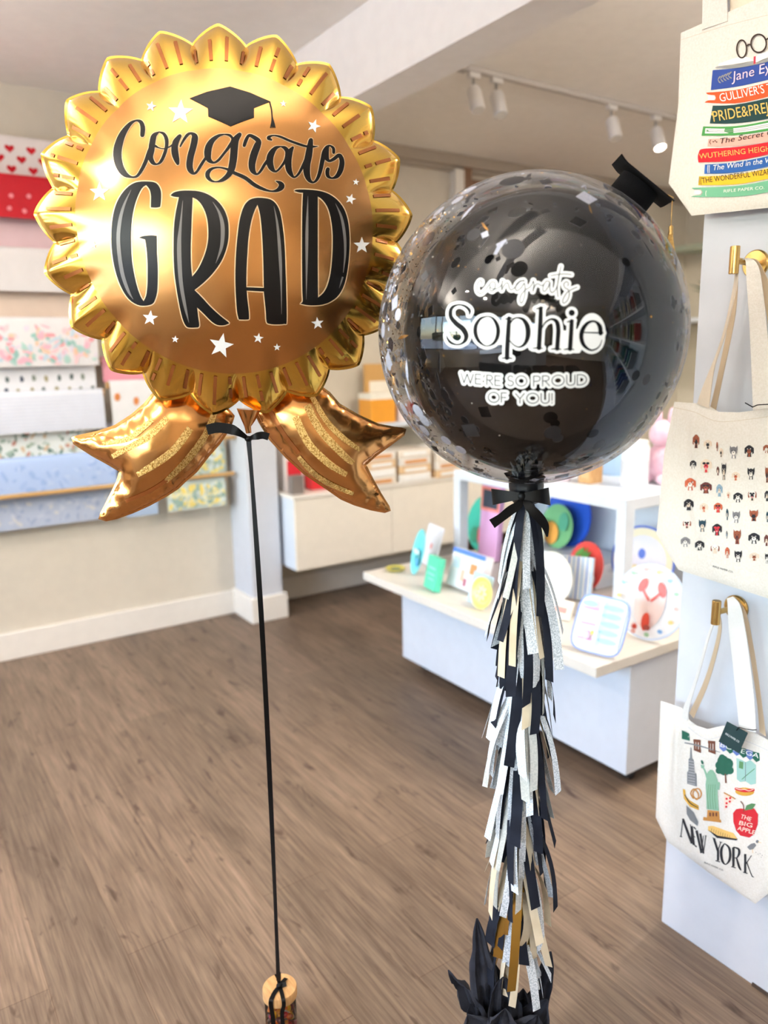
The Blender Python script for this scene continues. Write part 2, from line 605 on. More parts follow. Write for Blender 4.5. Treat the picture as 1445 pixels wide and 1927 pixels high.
def inflate(outline, sp, height, power=.5):
    """pillow surface over a closed (u, v) outline: returns V, F, heights, edge distance"""
    P, n = [], len(outline)
    for i in range(n):
        a, b = outline[i], outline[(i + 1) % n]
        k = max(1, int(math.hypot(b[0] - a[0], b[1] - a[1]) / sp))
        P += [(a[0] + (b[0] - a[0]) * j / k, a[1] + (b[1] - a[1]) * j / k) for j in range(k)]
    V, F = tri_fill([P], sp)
    A = np.array(V); B = np.array(P)
    d = np.full(len(A), 1e9)
    for i in range(len(B)):
        a, b = B[i], B[(i + 1) % len(B)]
        ab = b - a
        t = np.clip(((A - a) @ ab) / (ab @ ab), 0, 1)
        d = np.minimum(d, np.hypot(*(A - a - t[:, None] * ab).T))
    e = set()
    for f in F:
        for i in range(len(f)): e.add((min(f[i], f[i - 1]), max(f[i], f[i - 1])))
    e = np.array(list(e))
    deg = np.bincount(e.ravel(), minlength=len(A)).astype(float)
    deg[deg == 0] = 1
    inner = d > 1e-5
    u = np.zeros(len(A))
    for _ in range(900):
        sm = np.bincount(e[:, 0], u[e[:, 1]], len(A)) + np.bincount(e[:, 1], u[e[:, 0]], len(A))
        u = np.where(inner, sm / deg + 1, 0)
    u = (u / u.max()) ** power * height
    return A, F, u, d, B

# ================================================================== THE ROOM
YB, XC, ZC = 3.98, 1.51, 2.62          # back wall, tote wall face, ceiling
X0, X1, Y0 = -3.0, 5.6, -3.5
def struct(name, g, m, **k):
    return setp(g.build(name, m, **k), kind='structure')
struct('floor', G().box((X0 - .1, Y0 - .1, -.1), (X1 + .1, 4.2, 0)), floor_mat())
struct('ceiling', G().box((X0 - .1, Y0 - .1, ZC), (X1 + .1, 4.2, ZC + .1)), CEILP)
struct('wall_back', G().box((X0 - .1, YB, 0), (1.79, YB + .2, ZC)).box((1.79, YB + .04, 0), (X1 + .1, YB + .2, ZC)), WALLP)
struct('wall_right', G().box((X1, Y0, 0), (X1 + .1, YB + .04, ZC)), WALLP)
g = G()                                                # window side wall with an opening y .45..3.9, z .85..2.3
g.box((X0 - .15, Y0, 0), (X0, -3.0, ZC)).box((X0 - .15, 3.9, 0), (X0, YB, ZC)).box((X0 - .15, -3.0, 0), (X0, 3.9, .82)).box((X0 - .15, -3.0, 2.28), (X0, 3.9, ZC))
struct('wall_left', g, WALLP)
struct('wall_front', G().box((X0, Y0 - .1, 0), (X1, Y0, ZC)), WALLP)
GLASS = clear_mat('window_glass', (250, 252, 252), .0, 1.45)
def window(name, a, b, axis, divs):
    g = G(); t = .03
    lo, hi = Vector(a), Vector(b)
    k = 1 - axis
    def bar(k0, k1, z0, z1):
        p = [0, 0, z0]; q = [0, 0, z1]
        p[axis], q[axis] = lo[axis] - .02, lo[axis] + .03
        p[k], q[k] = k0, k1
        g.box(p, q)
    bar(lo[k], hi[k], lo.z, lo.z + .05); bar(lo[k], hi[k], hi.z - .05, hi.z)
    for i in range(divs + 1):
        c = lo[k] + (hi[k] - lo[k]) * i / divs
        bar(max(lo[k], c - .03), min(hi[k], c + .03), lo.z, hi.z)
    fr = struct(name, g, flat((60, 60, 62), .5), bevel=.003)
    g = G(); p = list(lo); q = list(hi); p[axis] += .0; q[axis] = p[axis] + .005
    g.box(p, q).build('window_pane', GLASS, fr)
window('window_1', (X0 - .08, -3.0, .82), (X0 - .08, 3.9, 2.28), 0, 5)
# pilaster, beam, crown band, skirting
struct('trim_1', G().box((1.612, 3.735, 0), (1.79, YB + .04, 2.345)), COLP, bevel=.004)
struct('trim_2', G().box((1.612, -3.5, 2.34), (1.775, YB, ZC)), CEILP, bevel=.003)
struct('trim_3', G().box((1.79, YB - .03, 2.555), (X1, YB + .04, ZC)).box((1.79, YB - .0, 2.53), (X1, YB + .04, 2.555)), mat('crown_band_paint', (178, 166, 150), .8), bevel=.004)  # crown band in a darker tone than the other trim
struct('baseboard_back', G().box((X0, YB - .02, 0), (1.60, YB, .135)).box((1.80, YB + .02, 0), (X1, YB + .04, .135)), TRIMP, bevel=.004)
struct('baseboard_trim', G().box((1.592, 3.715, 0), (1.81, YB + .02, .142)), TRIMP, bevel=.006)
# tote wall: a free-standing white partition
struct('wall_partition', G().box((XC, .12, 0), (XC + .14, 1.045, ZC)), COLP, bevel=.003)
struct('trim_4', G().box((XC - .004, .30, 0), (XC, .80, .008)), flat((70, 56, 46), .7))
# opening with timber slats in the far back wall
g = G().box((3.27, YB - .02, 0), (3.33, YB + .04, 2.56)).box((3.33, YB + .02, 0), (4.55, YB + .035, 2.5))
d = struct('door_1', g, mat('timber_door', (140, 104, 74), .5, col2=(112, 80, 56), nscale=8, stretch=(14, 1, .6)), bevel=.003)
struct('trim_5', G().box((3.20, YB - .02, 0), (3.27, YB + .04, 2.54)), TRIMP, bevel=.004)
# street outside
struct('ground_outside', G().box((-40, -30, -.2), (X0 - .2, 30, -.12)), mat('pale_pavement', (180, 184, 190), .9, bump=.4, bscale=30))

# ================================================================== GOLD FOIL BALLOON
GC = EYE + ray(432, 431) * 1.45
_n = Vector((EYE.x - GC.x, EYE.y - GC.y, 0)).normalized()
GN = Matrix.Rotation(R(-3), 3, 'Z') @ _n
GE = Vector((0, 0, 1)).cross(GN).normalized()        # to the right in the picture
GZ = Vector((0, 0, 1))
if GE.dot(RIGHT) < 0: GE = -GE
def gplane(x, y, back=0.0):
    d = ray(x, y)
    o = GC - GN * back
    t = (o - EYE).dot(GN) / d.dot(GN)
    p = EYE + d * t - o
    return (p.dot(GE), p.dot(GZ))
def gpt(u, v, h=0):
    return GC + GE * u + GZ * v + GN * h
px_m = (gplane(790, 405)[0] - gplane(78, 405)[0]) / 712
RT, RV, NPT = 352 * px_m, 321 * px_m, 21
def outer_r(phi):
    k = (phi / (2 * math.pi) * NPT) % 1.0
    q = abs(k - round(k)) * 2
    return RV + (RT - RV) * (1 - q ** 1.45) * (1 - .05 * math.sin(math.pi * q))
def foil_h(t, phi, r):
    w = min(1, max(0, (t - .66) / .30)); w = w * w * (3 - 2 * w)
    te = (r / ((RT + RV) / 2)) * (1 - w) + t * w
    h = .098 * max(0.0, 1 - te ** 2.2) ** .80
    k = (phi / (2 * math.pi) * NPT) % 1.0
    q = abs(k - round(k)) * 2                         # 0 tip, 1 valley
    dv = (1 - q) * math.pi / NPT * r
    s = min(1, max(0, (t - .84) / .14)); s = s * s * (3 - 2 * s)
    h *= 1 - .22 * s * math.exp(-(dv / .0045) ** 2) - .10 * s * q * q
    wr = min(1, max(0, (t - .9) / .08))
    h += .0011 * wr * math.sin(phi * 210) * max(0, 1 - t) * 8
    return h
g = G(); nph, nr = NPT * 28, 72
vs = [gpt(0, 0, foil_h(0, 0, 0))]
ts = [1 - (1 - (i / nr)) ** 1.35 for i in range(1, nr + 1)]
RD = 274 * px_m
for t in ts:
    for k in range(nph):
        ph = 2 * math.pi * k / nph
        r = t * outer_r(ph)
        # snap one ring to the printed disc edge so the colour border is a clean circle
        vs.append(gpt(r * math.sin(ph), r * math.cos(ph), foil_h(t, ph, r) if t < 1 else 0))
fs = [(0, 1 + (k + 1) % nph, 1 + k) for k in range(nph)]
for i in range(nr - 1):
    for k in range(nph):
        a, b = 1 + i * nph + k, 1 + i * nph + (k + 1) % nph
        fs.append((a, b, b + nph, a + nph))
g.add(vs, fs)
front_n = len(vs)
bk = [gpt(0, 0, -.09)] + [gpt(*(lambda r, ph: (r * math.sin(ph), r * math.cos(ph)))(t * outer_r(2 * math.pi * k / nph), 2 * math.pi * k / nph), -.86 * foil_h(t, 2 * math.pi * k / nph, t * outer_r(2 * math.pi * k / nph)) if t < 1 else 0) for t in ts[::3] for k in range(nph)]
nb = len(ts[::3])
fs = [(0, 1 + k, 1 + (k + 1) % nph) for k in range(nph)]
for i in range(nb - 1):
    for k in range(nph):
        a, b = 1 + i * nph + k, 1 + i * nph + (k + 1) % nph
        fs.append((a, a + nph, b + nph, b))
g.add(bk, fs)
# join the last back ring to the seam, plus a narrow heat-sealed flange
lastb = front_n + 1 + (nb - 1) * nph; seam = 1 + (nr - 1) * nph
g.f += [(lastb + k, seam + k, seam + (k + 1) % nph, lastb + (k + 1) % nph) for k in range(nph)]; g.m += [0] * nph
fl = []
for k in range(nph):
    ph = 2 * math.pi * k / nph
    r = outer_r(ph)
    fl += [gpt(r * math.sin(ph), r * math.cos(ph), 0), gpt((r + .0045) * math.sin(ph), (r + .0045) * math.cos(ph), -.0015)]
g.add(fl, [(2 * k, 2 * k + 1, (2 * k + 3) % (2 * nph), (2 * k + 2) % (2 * nph)) for k in range(nph)])
def foil_mat(name, col, rough, disc=None, bump=.12):
    m = mat(name, col, rough, 1.0, nscale=300, bump=bump, bscale=9, coat=.8)
    m.node_tree.nodes['Principled BSDF'].inputs['Coat Roughness'].default_value = rough * .8
    return m
GOLD_RING = foil_mat('gold_foil', (228, 180, 66), .17)
GOLD_DISC = foil_mat('copper_gold_foil', (212, 148, 78), .23, bump=.03)
CHAMP = mat('champagne_glitter', (226, 190, 120), .42, .9, col2=(168, 120, 52), nscale=420, contrast=(.4, .55), bump=.9, bscale=500)
RAYB = mat('bronze_print', (176, 108, 58), .34, .75)
PRW = mat('white_print', (243, 243, 240), .45)
GREYP = mat('grey_print', (120, 116, 112), .28)
OUTL = mat('pale_outline_print', (246, 214, 168), .3, .4)
gold = thing('foil_balloon', gpt(0, -.34, 0), 'gold foil graduation rosette balloon with scalloped edge and two ribbon tails, reading Congrats GRAD', 'balloon')
GB = bvh_of(g)
g.build('rosette', GOLD_RING, gold, smooth=50)
def gfront(u, v, off):
    h, n, i, d = GB.ray_cast(gpt(u, v, .5), -GN)
    return None if h is None else h + (n if n.dot(GN) > 0 else -n) * off
def gcam(x, y, off):
    return cam_cast(GB, x, y, off)
# the copper disc: the printed centre of the foil
pr = Print(gfront)
du, dv = gplane(431, 427)
V, F = [(0, 0)], []
nn = 120
for i in range(1, 41):
    for k in range(nn):
        a = 2 * math.pi * k / nn
        V.append((RD * .985 * i / 40 * math.sin(a), RD * .975 * i / 40 * math.cos(a) - .004))
F = [(0, 1 + (k + 1) % nn, 1 + k) for k in range(nn)]
for i in range(39):
    for k in range(nn):
        a, b = 1 + i * nn + k, 1 + i * nn + (k + 1) % nn
        F.append((a, b, b + nn, a + nn))
pr._add(V, F, 0, .0007)
disc = pr.g.build('copper_disc', GOLD_DISC, gold, smooth=60)
# radial dashes on the gold ring
pr = Print(gfront)
pat = [[(.79, .93)], [(.79, .86), (.88, .935)], [(.79, .95)], [(.79, .91)], [(.79, .83), (.855, .95)], [(.79, .93)], [(.79, .905), (.925, .95)]]
for k in range(66):
    ph = 2 * math.pi * (k + .5) / 66
    for a, b in pat[(k * 5) % 7]:
        rr = outer_r(ph)
        a2, b2 = max(a, .79) * RT, min(b * RT, rr * .955)
        if b2 - a2 < .004: continue
        pts = [((a2 + (b2 - a2) * i / 5) * math.sin(ph), (a2 + (b2 - a2) * i / 5) * math.cos(ph), .0056) for i in range(6)]
        pr.stroke(pts, 0, .0012, n=1, caps=False)
pr.g.build('printed_rays', RAYB, gold)
# lettering (traced outlines, laid on the foil)
pr = Print(gcam)
s6 = 1445 / 230
G_ = T(200, 330, s6, [(545, 382), (530, 370), (532, 250), (515, 170), (475, 120), (430, 150), (385, 230), (345, 340), (315, 470), (300, 620), (298, 780), (305, 980), (330, 1150), (370, 1320), (410, 1430), (445, 1485), (475, 1420), (490, 1300), (492, 1150), (490, 1000), (478, 860), (462, 760), (385, 738), (440, 718), (520, 710), (590, 715), (600, 730), (602, 900), (610, 1050), (612, 1200), (605, 1370), (580, 1470), (545, 1520), (460, 1540), (370, 1528), (270, 1460), (190, 1340), (130, 1190), (85, 1000), (65, 800), (68, 620), (90, 450), (135, 310), (210, 190), (300, 110), (390, 78), (500, 75), (580, 88), (625, 130), (650, 200), (650, 300), (640, 375), (600, 384)])
R_ = T(200, 330, s6, [(760, 240), (800, 205), (880, 185), (980, 182), (1090, 190), (1200, 225), (1310, 300), (1390, 400), (1435, 520), (1447, 640), (1440, 780), (1400, 930), (1340, 1050), (1250, 1170), (1150, 1270), (1045, 1355), (1130, 1440), (1230, 1550), (1350, 1660), (1445, 1735), (1445, 1752), (1390, 1770), (1310, 1765), (1240, 1720), (1150, 1630), (1075, 1560), (1085, 1650), (1100, 1770), (1085, 1795), (1000, 1798), (945, 1780), (900, 1680), (860, 1500), (830, 1320), (808, 1150), (798, 950), (798, 750), (805, 580), (825, 430), (860, 262), (800, 255)])
Rh = T(200, 330, s6, [(1022, 265), (1080, 295), (1140, 370), (1185, 480), (1205, 610), (1205, 760), (1180, 890), (1140, 1000), (1085, 1110), (1018, 1195), (1005, 1080), (1000, 900), (1005, 700), (1012, 500)])
A_ = T(420, 340, 5.78, [(170, 1508), (150, 1420), (135, 1200), (132, 1000), (140, 780), (160, 560), (185, 400), (225, 280), (280, 215), (350, 190), (430, 190), (510, 205), (570, 250), (615, 340), (645, 500), (665, 700), (675, 950), (685, 1250), (688, 1530), (665, 1555), (580, 1562), (500, 1555), (470, 1530), (462, 1420), (450, 1300), (440, 1205), (255, 1195), (262, 1290), (275, 1400), (280, 1490), (265, 1508)])
Ah = T(420, 340, 5.78, [(372, 265), (400, 370), (420, 560), (432, 800), (438, 1000), (440, 1165), (252, 1158), (252, 1000), (262, 800), (275, 620), (305, 440), (340, 330)])
D_ = T(420, 340, 5.78, [(770, 115), (800, 100), (920, 100), (1050, 115), (1150, 150), (1240, 215), (1310, 310), (1350, 430), (1368, 580), (1368, 750), (1350, 950), (1315, 1120), (1255, 1240), (1170, 1310), (1080, 1345), (980, 1355), (900, 1350), (835, 1335), (862, 1310), (858, 1200), (855, 900), (855, 600), (858, 300), (865, 135), (820, 130)])
Dh = T(420, 340, 5.78, [(1025, 175), (1070, 205), (1120, 270), (1155, 360), (1180, 500), (1188, 650), (1182, 830), (1165, 1000), (1130, 1140), (1085, 1220), (1028, 1270), (1025, 1000), (1025, 600), (1025, 300)])
for loops in ([G_], [R_, Rh], [A_, Ah], [D_, Dh]):
    loops = [round_loop(P) for P in loops]
    for P in loops:
        pr.stroke([(x, y, 4.2) for x, y in P] + [(P[0][0], P[0][1], 4.2)], 1, .0012, n=1, caps=False)
    pr.fill(loops, 0, .0016, 9)
s5 = 1445 / 240
cong = [T(200, 210, s5, q) for q in (
    [(412, 272, 50), (418, 190, 55), (395, 125, 45), (340, 108, 22), (270, 150, 45), (190, 260, 75), (140, 400, 95), (132, 520, 95), (160, 630, 85), (215, 710, 65), (290, 745, 25), (350, 735, 30), (400, 670, 40), (450, 570, 45), (480, 480, 45), (510, 400, 40)],
    [(600, 236, 14), (545, 280, 60), (525, 360, 70), (515, 440, 70), (505, 520, 60), (530, 580, 50), (575, 600, 20), (620, 570, 35), (660, 490, 38), (685, 400, 40), (685, 320, 44), (655, 258, 36), (600, 236, 14)],
    [(560, 395, 30), (600, 415, 14), (650, 425, 12), (710, 408, 16), (760, 375, 24)],
    [(835, 282, 45), (795, 340, 70), (778, 400, 75), (782, 480, 80), (800, 550, 65), (812, 592, 40)],
    [(840, 400, 20), (870, 340, 30), (920, 270, 35), (965, 252, 30), (1002, 285, 70), (1000, 340, 76), (982, 420, 75), (955, 520, 75), (945, 620, 75), (962, 675, 62), (995, 705, 30), (1030, 680, 30), (1080, 600, 35), (1140, 510, 30)],
    [(1340, 262, 14), (1270, 280, 35), (1200, 335, 60), (1160, 410, 80), (1150, 490, 80), (1165, 550, 60), (1215, 582, 25), (1270, 555, 30), (1340, 470, 30), (1400, 390, 38), (1430, 320, 30), (1400, 275, 30), (1340, 262, 14)],
    [(1510, 265, 50), (1464, 330, 80), (1449, 430, 85), (1439, 540, 85), (1419, 650, 80), (1384, 720, 60), (1320, 775, 45), (1250, 798, 16), (1190, 785, 30), (1150, 740, 50), (1155, 690, 50), (1200, 650, 30), (1270, 636, 20), (1350, 650, 25), (1400, 672, 35), (1454, 700, 40), (1574, 755, 45), (1674, 830, 45), (1774, 880, 35), (1874, 905, 20), (1944, 890, 45), (1984, 850, 70), (1966, 812, 45), (1919, 790, 10)])]
cong += [T(420, 210, s5, q) for q in (
    [(238, 388, 38), (258, 330, 42), (290, 278, 36), (340, 292, 45), (398, 340, 60), (382, 400, 80), (345, 500, 85), (325, 600, 80), (335, 670, 65), (378, 712, 25), (420, 680, 30), (470, 600, 35), (520, 530, 30)],
    [(650, 400, 14), (590, 420, 45), (540, 490, 75), (525, 570, 80), (545, 640, 65), (590, 682, 25), (640, 645, 25), (700, 560, 35), (725, 470, 50), (700, 420, 45), (650, 400, 14)],
    [(785, 412, 30), (750, 470, 70), (735, 560, 75), (740, 650, 70), (765, 710, 50), (802, 747, 22), (850, 710, 28), (900, 620, 35), (950, 510, 40)],
    [(990, 328, 50), (980, 400, 70), (965, 500, 80), (945, 600, 80), (945, 700, 75), (970, 775, 50), (1015, 805, 22), (1060, 770, 35), (1095, 680, 45), (1120, 560, 50), (1145, 450, 50), (1190, 393, 25)],
    [(545, 325, 22), (510, 302, 42), (560, 276, 18), (640, 288, 25), (750, 335, 28), (860, 375, 28), (940, 398, 25), (1010, 402, 25), (1072, 396, 6)],
    [(1247, 468, 34), (1243, 420, 34), (1200, 390, 20), (1165, 430, 62), (1162, 510, 66), (1195, 562, 30), (1250, 540, 40), (1308, 500, 46), (1340, 560, 55), (1330, 650, 60), (1290, 730, 50), (1230, 757, 20), (1185, 735, 40), (1175, 690, 45), (1182, 656, 45)])]
for q in cong: pr.stroke(q, 1, .0012, n=5, grow=1.1)
for q in cong: pr.stroke(q, 0, .0016, n=5)
for q in (T(200, 330, s6, [(300, 175, 3), (215, 360, 28), (165, 560, 42), (150, 800, 44), (190, 1130, 44), (260, 1350, 34), (325, 1465, 3)]),
          T(200, 330, s6, [(908, 300, 3), (880, 600, 28), (865, 800, 48), (870, 1050, 50), (890, 1300, 44), (935, 1550, 34), (980, 1740, 3)]),
          T(200, 330, s6, [(1258, 315, 3), (1330, 430, 25), (1370, 560, 44), (1378, 700, 46), (1360, 860, 34), (1295, 1040, 3)]),
          T(420, 340, 5.78, [(550, 280, 3), (590, 500, 26), (618, 850, 34), (630, 1200, 14), (632, 1450, 3)]),
          T(420, 340, 5.78, [(918, 170, 3), (908, 500, 30), (905, 800, 28), (900, 1290, 3)]),
          T(420, 340, 5.78, [(1215, 250, 3), (1280, 400, 26), (1315, 600, 30), (1320, 800, 22), (1300, 1000, 6)]),
          T(420, 340, 5.78, [(1295, 1045, 18), (1275, 1110, 14), (1255, 1170, 2)])):
    pr.stroke(q, 2, .0021, n=5, caps=False)
pr.g.build('printed_lettering', [BLACK, OUTL, GREYP], gold)
pr = Print(gcam)
pr.fill([[(356.6, 186), (390, 173.5), (433, 163.7), (470, 175), (509, 192), (478, 204), (478, 222), (434, 238.5), (392, 220), (391, 204)]], 0, .0014, 12)
pr.stroke([(507, 192, 2.5), (510.5, 206, 2.6), (512, 222, 3), (513, 230, 6)], 0, .0016, caps=False)
for dx in (-4, -1.3, 1.5, 4.5): pr.stroke([(513, 226, 2.5), (513 + dx * .6, 234, 2.4), (513 + dx, 241, 2)], 0, .0016, caps=False)
pr.g.build('printed_graduation_cap', BLACK, gold)
for x, y, r, a in ((340, 212, 24, .05), (285, 201, 10, .2), (533, 196, 6.5, 0), (590, 238, 13, .35), (669, 343, 6.5, .1), (659, 375, 10.5, .3), (680, 462, 16, 0), (597, 608, 12, -.1), (486, 636, 10, .15), (521, 653, 7, 0), (416, 650, 24, .2), (330, 638, 7, .1), (283, 598, 15, .1), (177, 461, 7, .1), (188, 362, 19, 0)):
    pr = Print(gcam)
    pr.star(x, y, r, 0, .0014, a)
    pr.g.build('printed_star', PRW, gold)
# ribbon tails
def tail(out_px, height, stripes, seed):
    O = [gplane(x, y, .045) for x, y in out_px]
    A, F, u, d, B = inflate(O, .0055, height, .55)
    g = G()
    vs, fr_ = [], []
    for (x, y), h, dd in zip(A, u, d):
        n1 = noise.noise(Vector((x * 30, y * 30, seed)))
        i = int(np.argmin(((B - (x, y)) ** 2).sum(1)))
        w = .0024 * math.exp(-((dd - .012) / .016) ** 2) * abs(math.sin(i * .62 + n1)) if dd > .001 else 0
        hh = max(0, h - w + .0015 * n1 * min(1, dd / .02))
        if dd < 1e-5: hh = 0
        fr_.append(hh)
        vs.append(gpt(x, y, hh - .045))
    g.add(vs, F)
    n = len(vs)
    g.add([gpt(x, y, -.8 * hh - .045) for (x, y), hh in zip(A, fr_)], [tuple(reversed(f)) for f in F])
    fl = [p for b in range(len(B)) for p in (gpt(B[b][0], B[b][1], -.045), gpt(*(B[b] + (B[b] - B[(b + 3) % len(B)] + B[b] - B[b - 3]) * .0 + _outn(B, b) * .0042), -.046))]
    g.add(fl, [(2 * k, 2 * k + 1, (2 * k + 3) % len(fl), (2 * k + 2) % len(fl)) for k in range(len(B))])
    b = bvh_of(g)
    t = g.build('ribbon_tail', foil_mat('copper_foil_tail', (218, 152, 80), .2, bump=.3), gold, smooth=60)
    pr = Print(lambda x, y, off: cam_cast(b, x, y, off))
    for mi, q in stripes: pr.stroke(q, mi, .001, n=8, caps=False, wmul=1.3)
    pr.g.build('glitter_stripe', [CHAMP, RAYB], t)
def _outn(B, i):
    t = B[(i + 1) % len(B)] - B[i - 1]
    l = math.hypot(*t) or 1
    n = np.array((t[1], -t[0])) / l
    c = B[i] + n * .001
    return -n if inside(c[0], c[1], [B]) else n
s3 = 1445 / 450
tail(T(0, 640, s3, [(925, 335), (880, 390), (800, 460), (700, 525), (600, 560), (500, 582), (445, 595), (452, 620), (560, 690), (660, 745), (735, 790), (715, 860), (670, 950), (630, 1030), (605, 1075), (640, 1083), (700, 1070), (800, 1035), (900, 990), (1000, 935), (1070, 890), (1110, 850), (1180, 790), (1250, 700), (1320, 620), (1380, 530), (1405, 460), (1330, 380), (1150, 300), (1000, 290)]), .036,
     [(0, T(0, 560, s3, [(1300, 680, 26), (1240, 830, 30), (1130, 980, 32), (1000, 1110, 22)])),
      (0, T(0, 560, s3, [(1150, 790, 34), (1050, 920, 36), (930, 1010, 34), (830, 1070, 24)])),
      (0, T(0, 560, s3, [(1010, 730, 30), (900, 840, 30), (790, 900, 28), (680, 960, 22)])),
      (1, T(0, 560, s3, [(1010, 1100, 16), (900, 1170, 18), (760, 1230, 16)])),
      (0, T(0, 560, s3, [(920, 740, 24), (780, 850, 24), (620, 885, 16)]))], 1)
tail(T(400, 560, s3, [(700, 580), (760, 650), (880, 720), (1000, 775), (1100, 793), (1160, 800), (1150, 825), (1050, 900), (980, 950), (915, 1010), (960, 1100), (1010, 1190), (1068, 1282), (1040, 1290), (960, 1275), (860, 1245), (780, 1210), (680, 1140), (560, 1060), (450, 960), (350, 850), (290, 750), (262, 690), (330, 600), (480, 520), (600, 510)]), .036,
     [(0, T(400, 560, s3, [(600, 600, 24), (690, 750, 26), (790, 850, 26), (890, 920, 18)])),
      (0, T(400, 560, s3, [(570, 650, 34), (650, 800, 36), (800, 960, 32), (850, 1000, 20)])),
      (0, T(400, 560, s3, [(500, 720, 34), (580, 880, 36), (700, 1000, 32), (810, 1070, 24)])),
      (1, T(400, 560, s3, [(345, 680, 20), (420, 810, 20), (520, 940, 18)])),
      (0, T(400, 560, s3, [(520, 960, 20), (600, 1050, 24), (700, 1120, 24), (850, 1185, 18)]))], 5)
# filling neck under the rosette
g = G()
nk = [gpt(*gplane(x, 0 + y), 0) for x, y in ((468, 770), (467, 790), (466, 803), (468, 815))]
g.tube(nk, [.022, .013, .006, .005], 16)
g.build('filling_neck', GOLD_DISC, gold, smooth=50)

# ================================================================== RIBBON + JAR WEIGHT
JX, JY = at(526, 1856, 2, .098).x, at(526, 1856, 2, .098).y
def rib(path, w, th, name, m, parent, twist=None, side=None):
    P = catmull([tuple(p) for p in path], 10)
    L, Rr = [], []
    for i, p in enumerate(P):
        p = Vector(p)
        a = twist(i / (len(P) - 1)) if twist else 0
        t = (Vector(P[min(i + 1, len(P) - 1)]) - Vector(P[max(i - 1, 0)])).normalized()
        sd = (side or RIGHT)
        sd = (sd - t * sd.dot(t)).normalized()
        sd = Matrix.Rotation(a, 3, t) @ sd
        ww = w(i / (len(P) - 1)) if callable(w) else w
        L.append(p - sd * ww / 2); Rr.append(p + sd * ww / 2)
    return L, Rr
KN = gpt(*gplane(468, 824), .012)
ribn = thing('ribbon', (KN.x, KN.y, KN.z), 'long black satin ribbon running from the gold rosette balloon down to the jar', 'ribbon')
top = KN
bot = Vector((JX - .002, JY, .112))
L, Rr = rib([top, top.lerp(bot, .1) + RIGHT * .003, top.lerp(bot, .35) + RIGHT * .006, top.lerp(bot, .7) + RIGHT * .004, bot], .0098, 0, '', None, None, twist=lambda t: R(8) + .5 * math.sin(t * 9))
G().strip(L, Rr, .0007).build('ribbon_length', SATIN, ribn, smooth=40)
for q, wf in (([(468, 824), (452, 812), (436, 805), (412, 802), (392, 806)], .0165), ([(468, 824), (480, 819), (494, 816), (506, 819)], .012)):
    pts = [gpt(*gplane(x, y), .03 if i else .014) for i, (x, y) in enumerate(q)]
    L, Rr = rib(pts, lambda t, wf=wf: wf * (.35 + .75 * min(1, t * 2.2)), 0, '', None, None, side=GZ)
    G().strip(L, Rr, .0007).build('ribbon_end', SATIN, ribn, smooth=40)
G().sphere(KN + GN * .004, .0065, 16, 10, sc=(1.1, 1, .8)).build('knot', SATIN, ribn, smooth=60)
jar = thing('candy_jar', (JX, JY, 0), 'small glass jar of sweets with a round wooden lid, holding down the gold balloon', 'jar')
g = G().lathe([(.0, .0), (.028, .0), (.0335, .003), (.0335, .068), (.029, .074), (.029, .078), (.0275, .078), (.028, .07), (.0288, .066), (.0288, .006), (.026, .004), (.0, .004)], 48)
g = G().lathe([(.028, .0005), (.0335, .003), (.0335, .068), (.029, .078)], 48); g.f = g.f
for p in range(len(g.v)): g.v[p] += Vector((JX, JY, 0))
g.build('glass_body', clear_mat('jar_glass', (246, 248, 248), .01, 1.5), jar, smooth=40)
g = G().lathe([(.033, .076), (.0368, .0775), (.0368, .095), (.0354, .0975), (0.0001, .098)], 56)
for p in range(len(g.v)): g.v[p] += Vector((JX, JY, 0))
g.build('wooden_lid', OAK, jar, smooth=40)
Jv = lambda x, y, z: Vector((JX, JY, 0)) + _r0 * x - Vector((math.sin(YAW), math.cos(YAW), 0)) * y + Vector((0, 0, z))
for pts, ww in (([(0, .004, .101), (-.008, .018, .1), (-.013, .0368, .0985), (-.0135, .0378, .085), (-.012, .033, .05), (-.012, .033, .012)], .0095),
                ([(.001, .004, .101), (.006, .016, .1), (.0125, .0362, .0985), (.013, .0372, .085), (.008, .0345, .06), (.010, .0335, .012)], .0085),
                ([(.001, .003, .102), (.006, -.008, .102), (.012, -.019, .1005)], .009), ([(.002, .003, .102), (.009, .002, .1035), (.015, .001, .1045)], .009),
                ([(-.001, .002, .103), (-.003, 0, .115), (-.0075, 0, .128)], .005), ([(-.001, .002, .103), (.001, 0, .118), (.001, .0, .133)], .006)):
    P = [Jv(*q) for q in pts]
    L, Rr = rib(P, ww, 0, '', None, None)
    G().strip(L, Rr, .0006).build('tied_ribbon', SATIN, ribn, smooth=40)
G().sphere(Jv(0, .004, .103), .0065, 14, 8).build('knot', SATIN, ribn, smooth=60)
candy_m = [mat('candy_' + n_, c, .3, spec=.6, coat=.3) for n_, c in (('red', (190, 30, 40)), ('orange', (232, 110, 30)), ('yellow', (236, 176, 40)), ('dark', (110, 40, 40)), ('amber', (214, 134, 40)))]
me0 = None
nmk = ['red', 'orange', 'yellow', 'dark red', 'amber']
k = 0
protos = {}
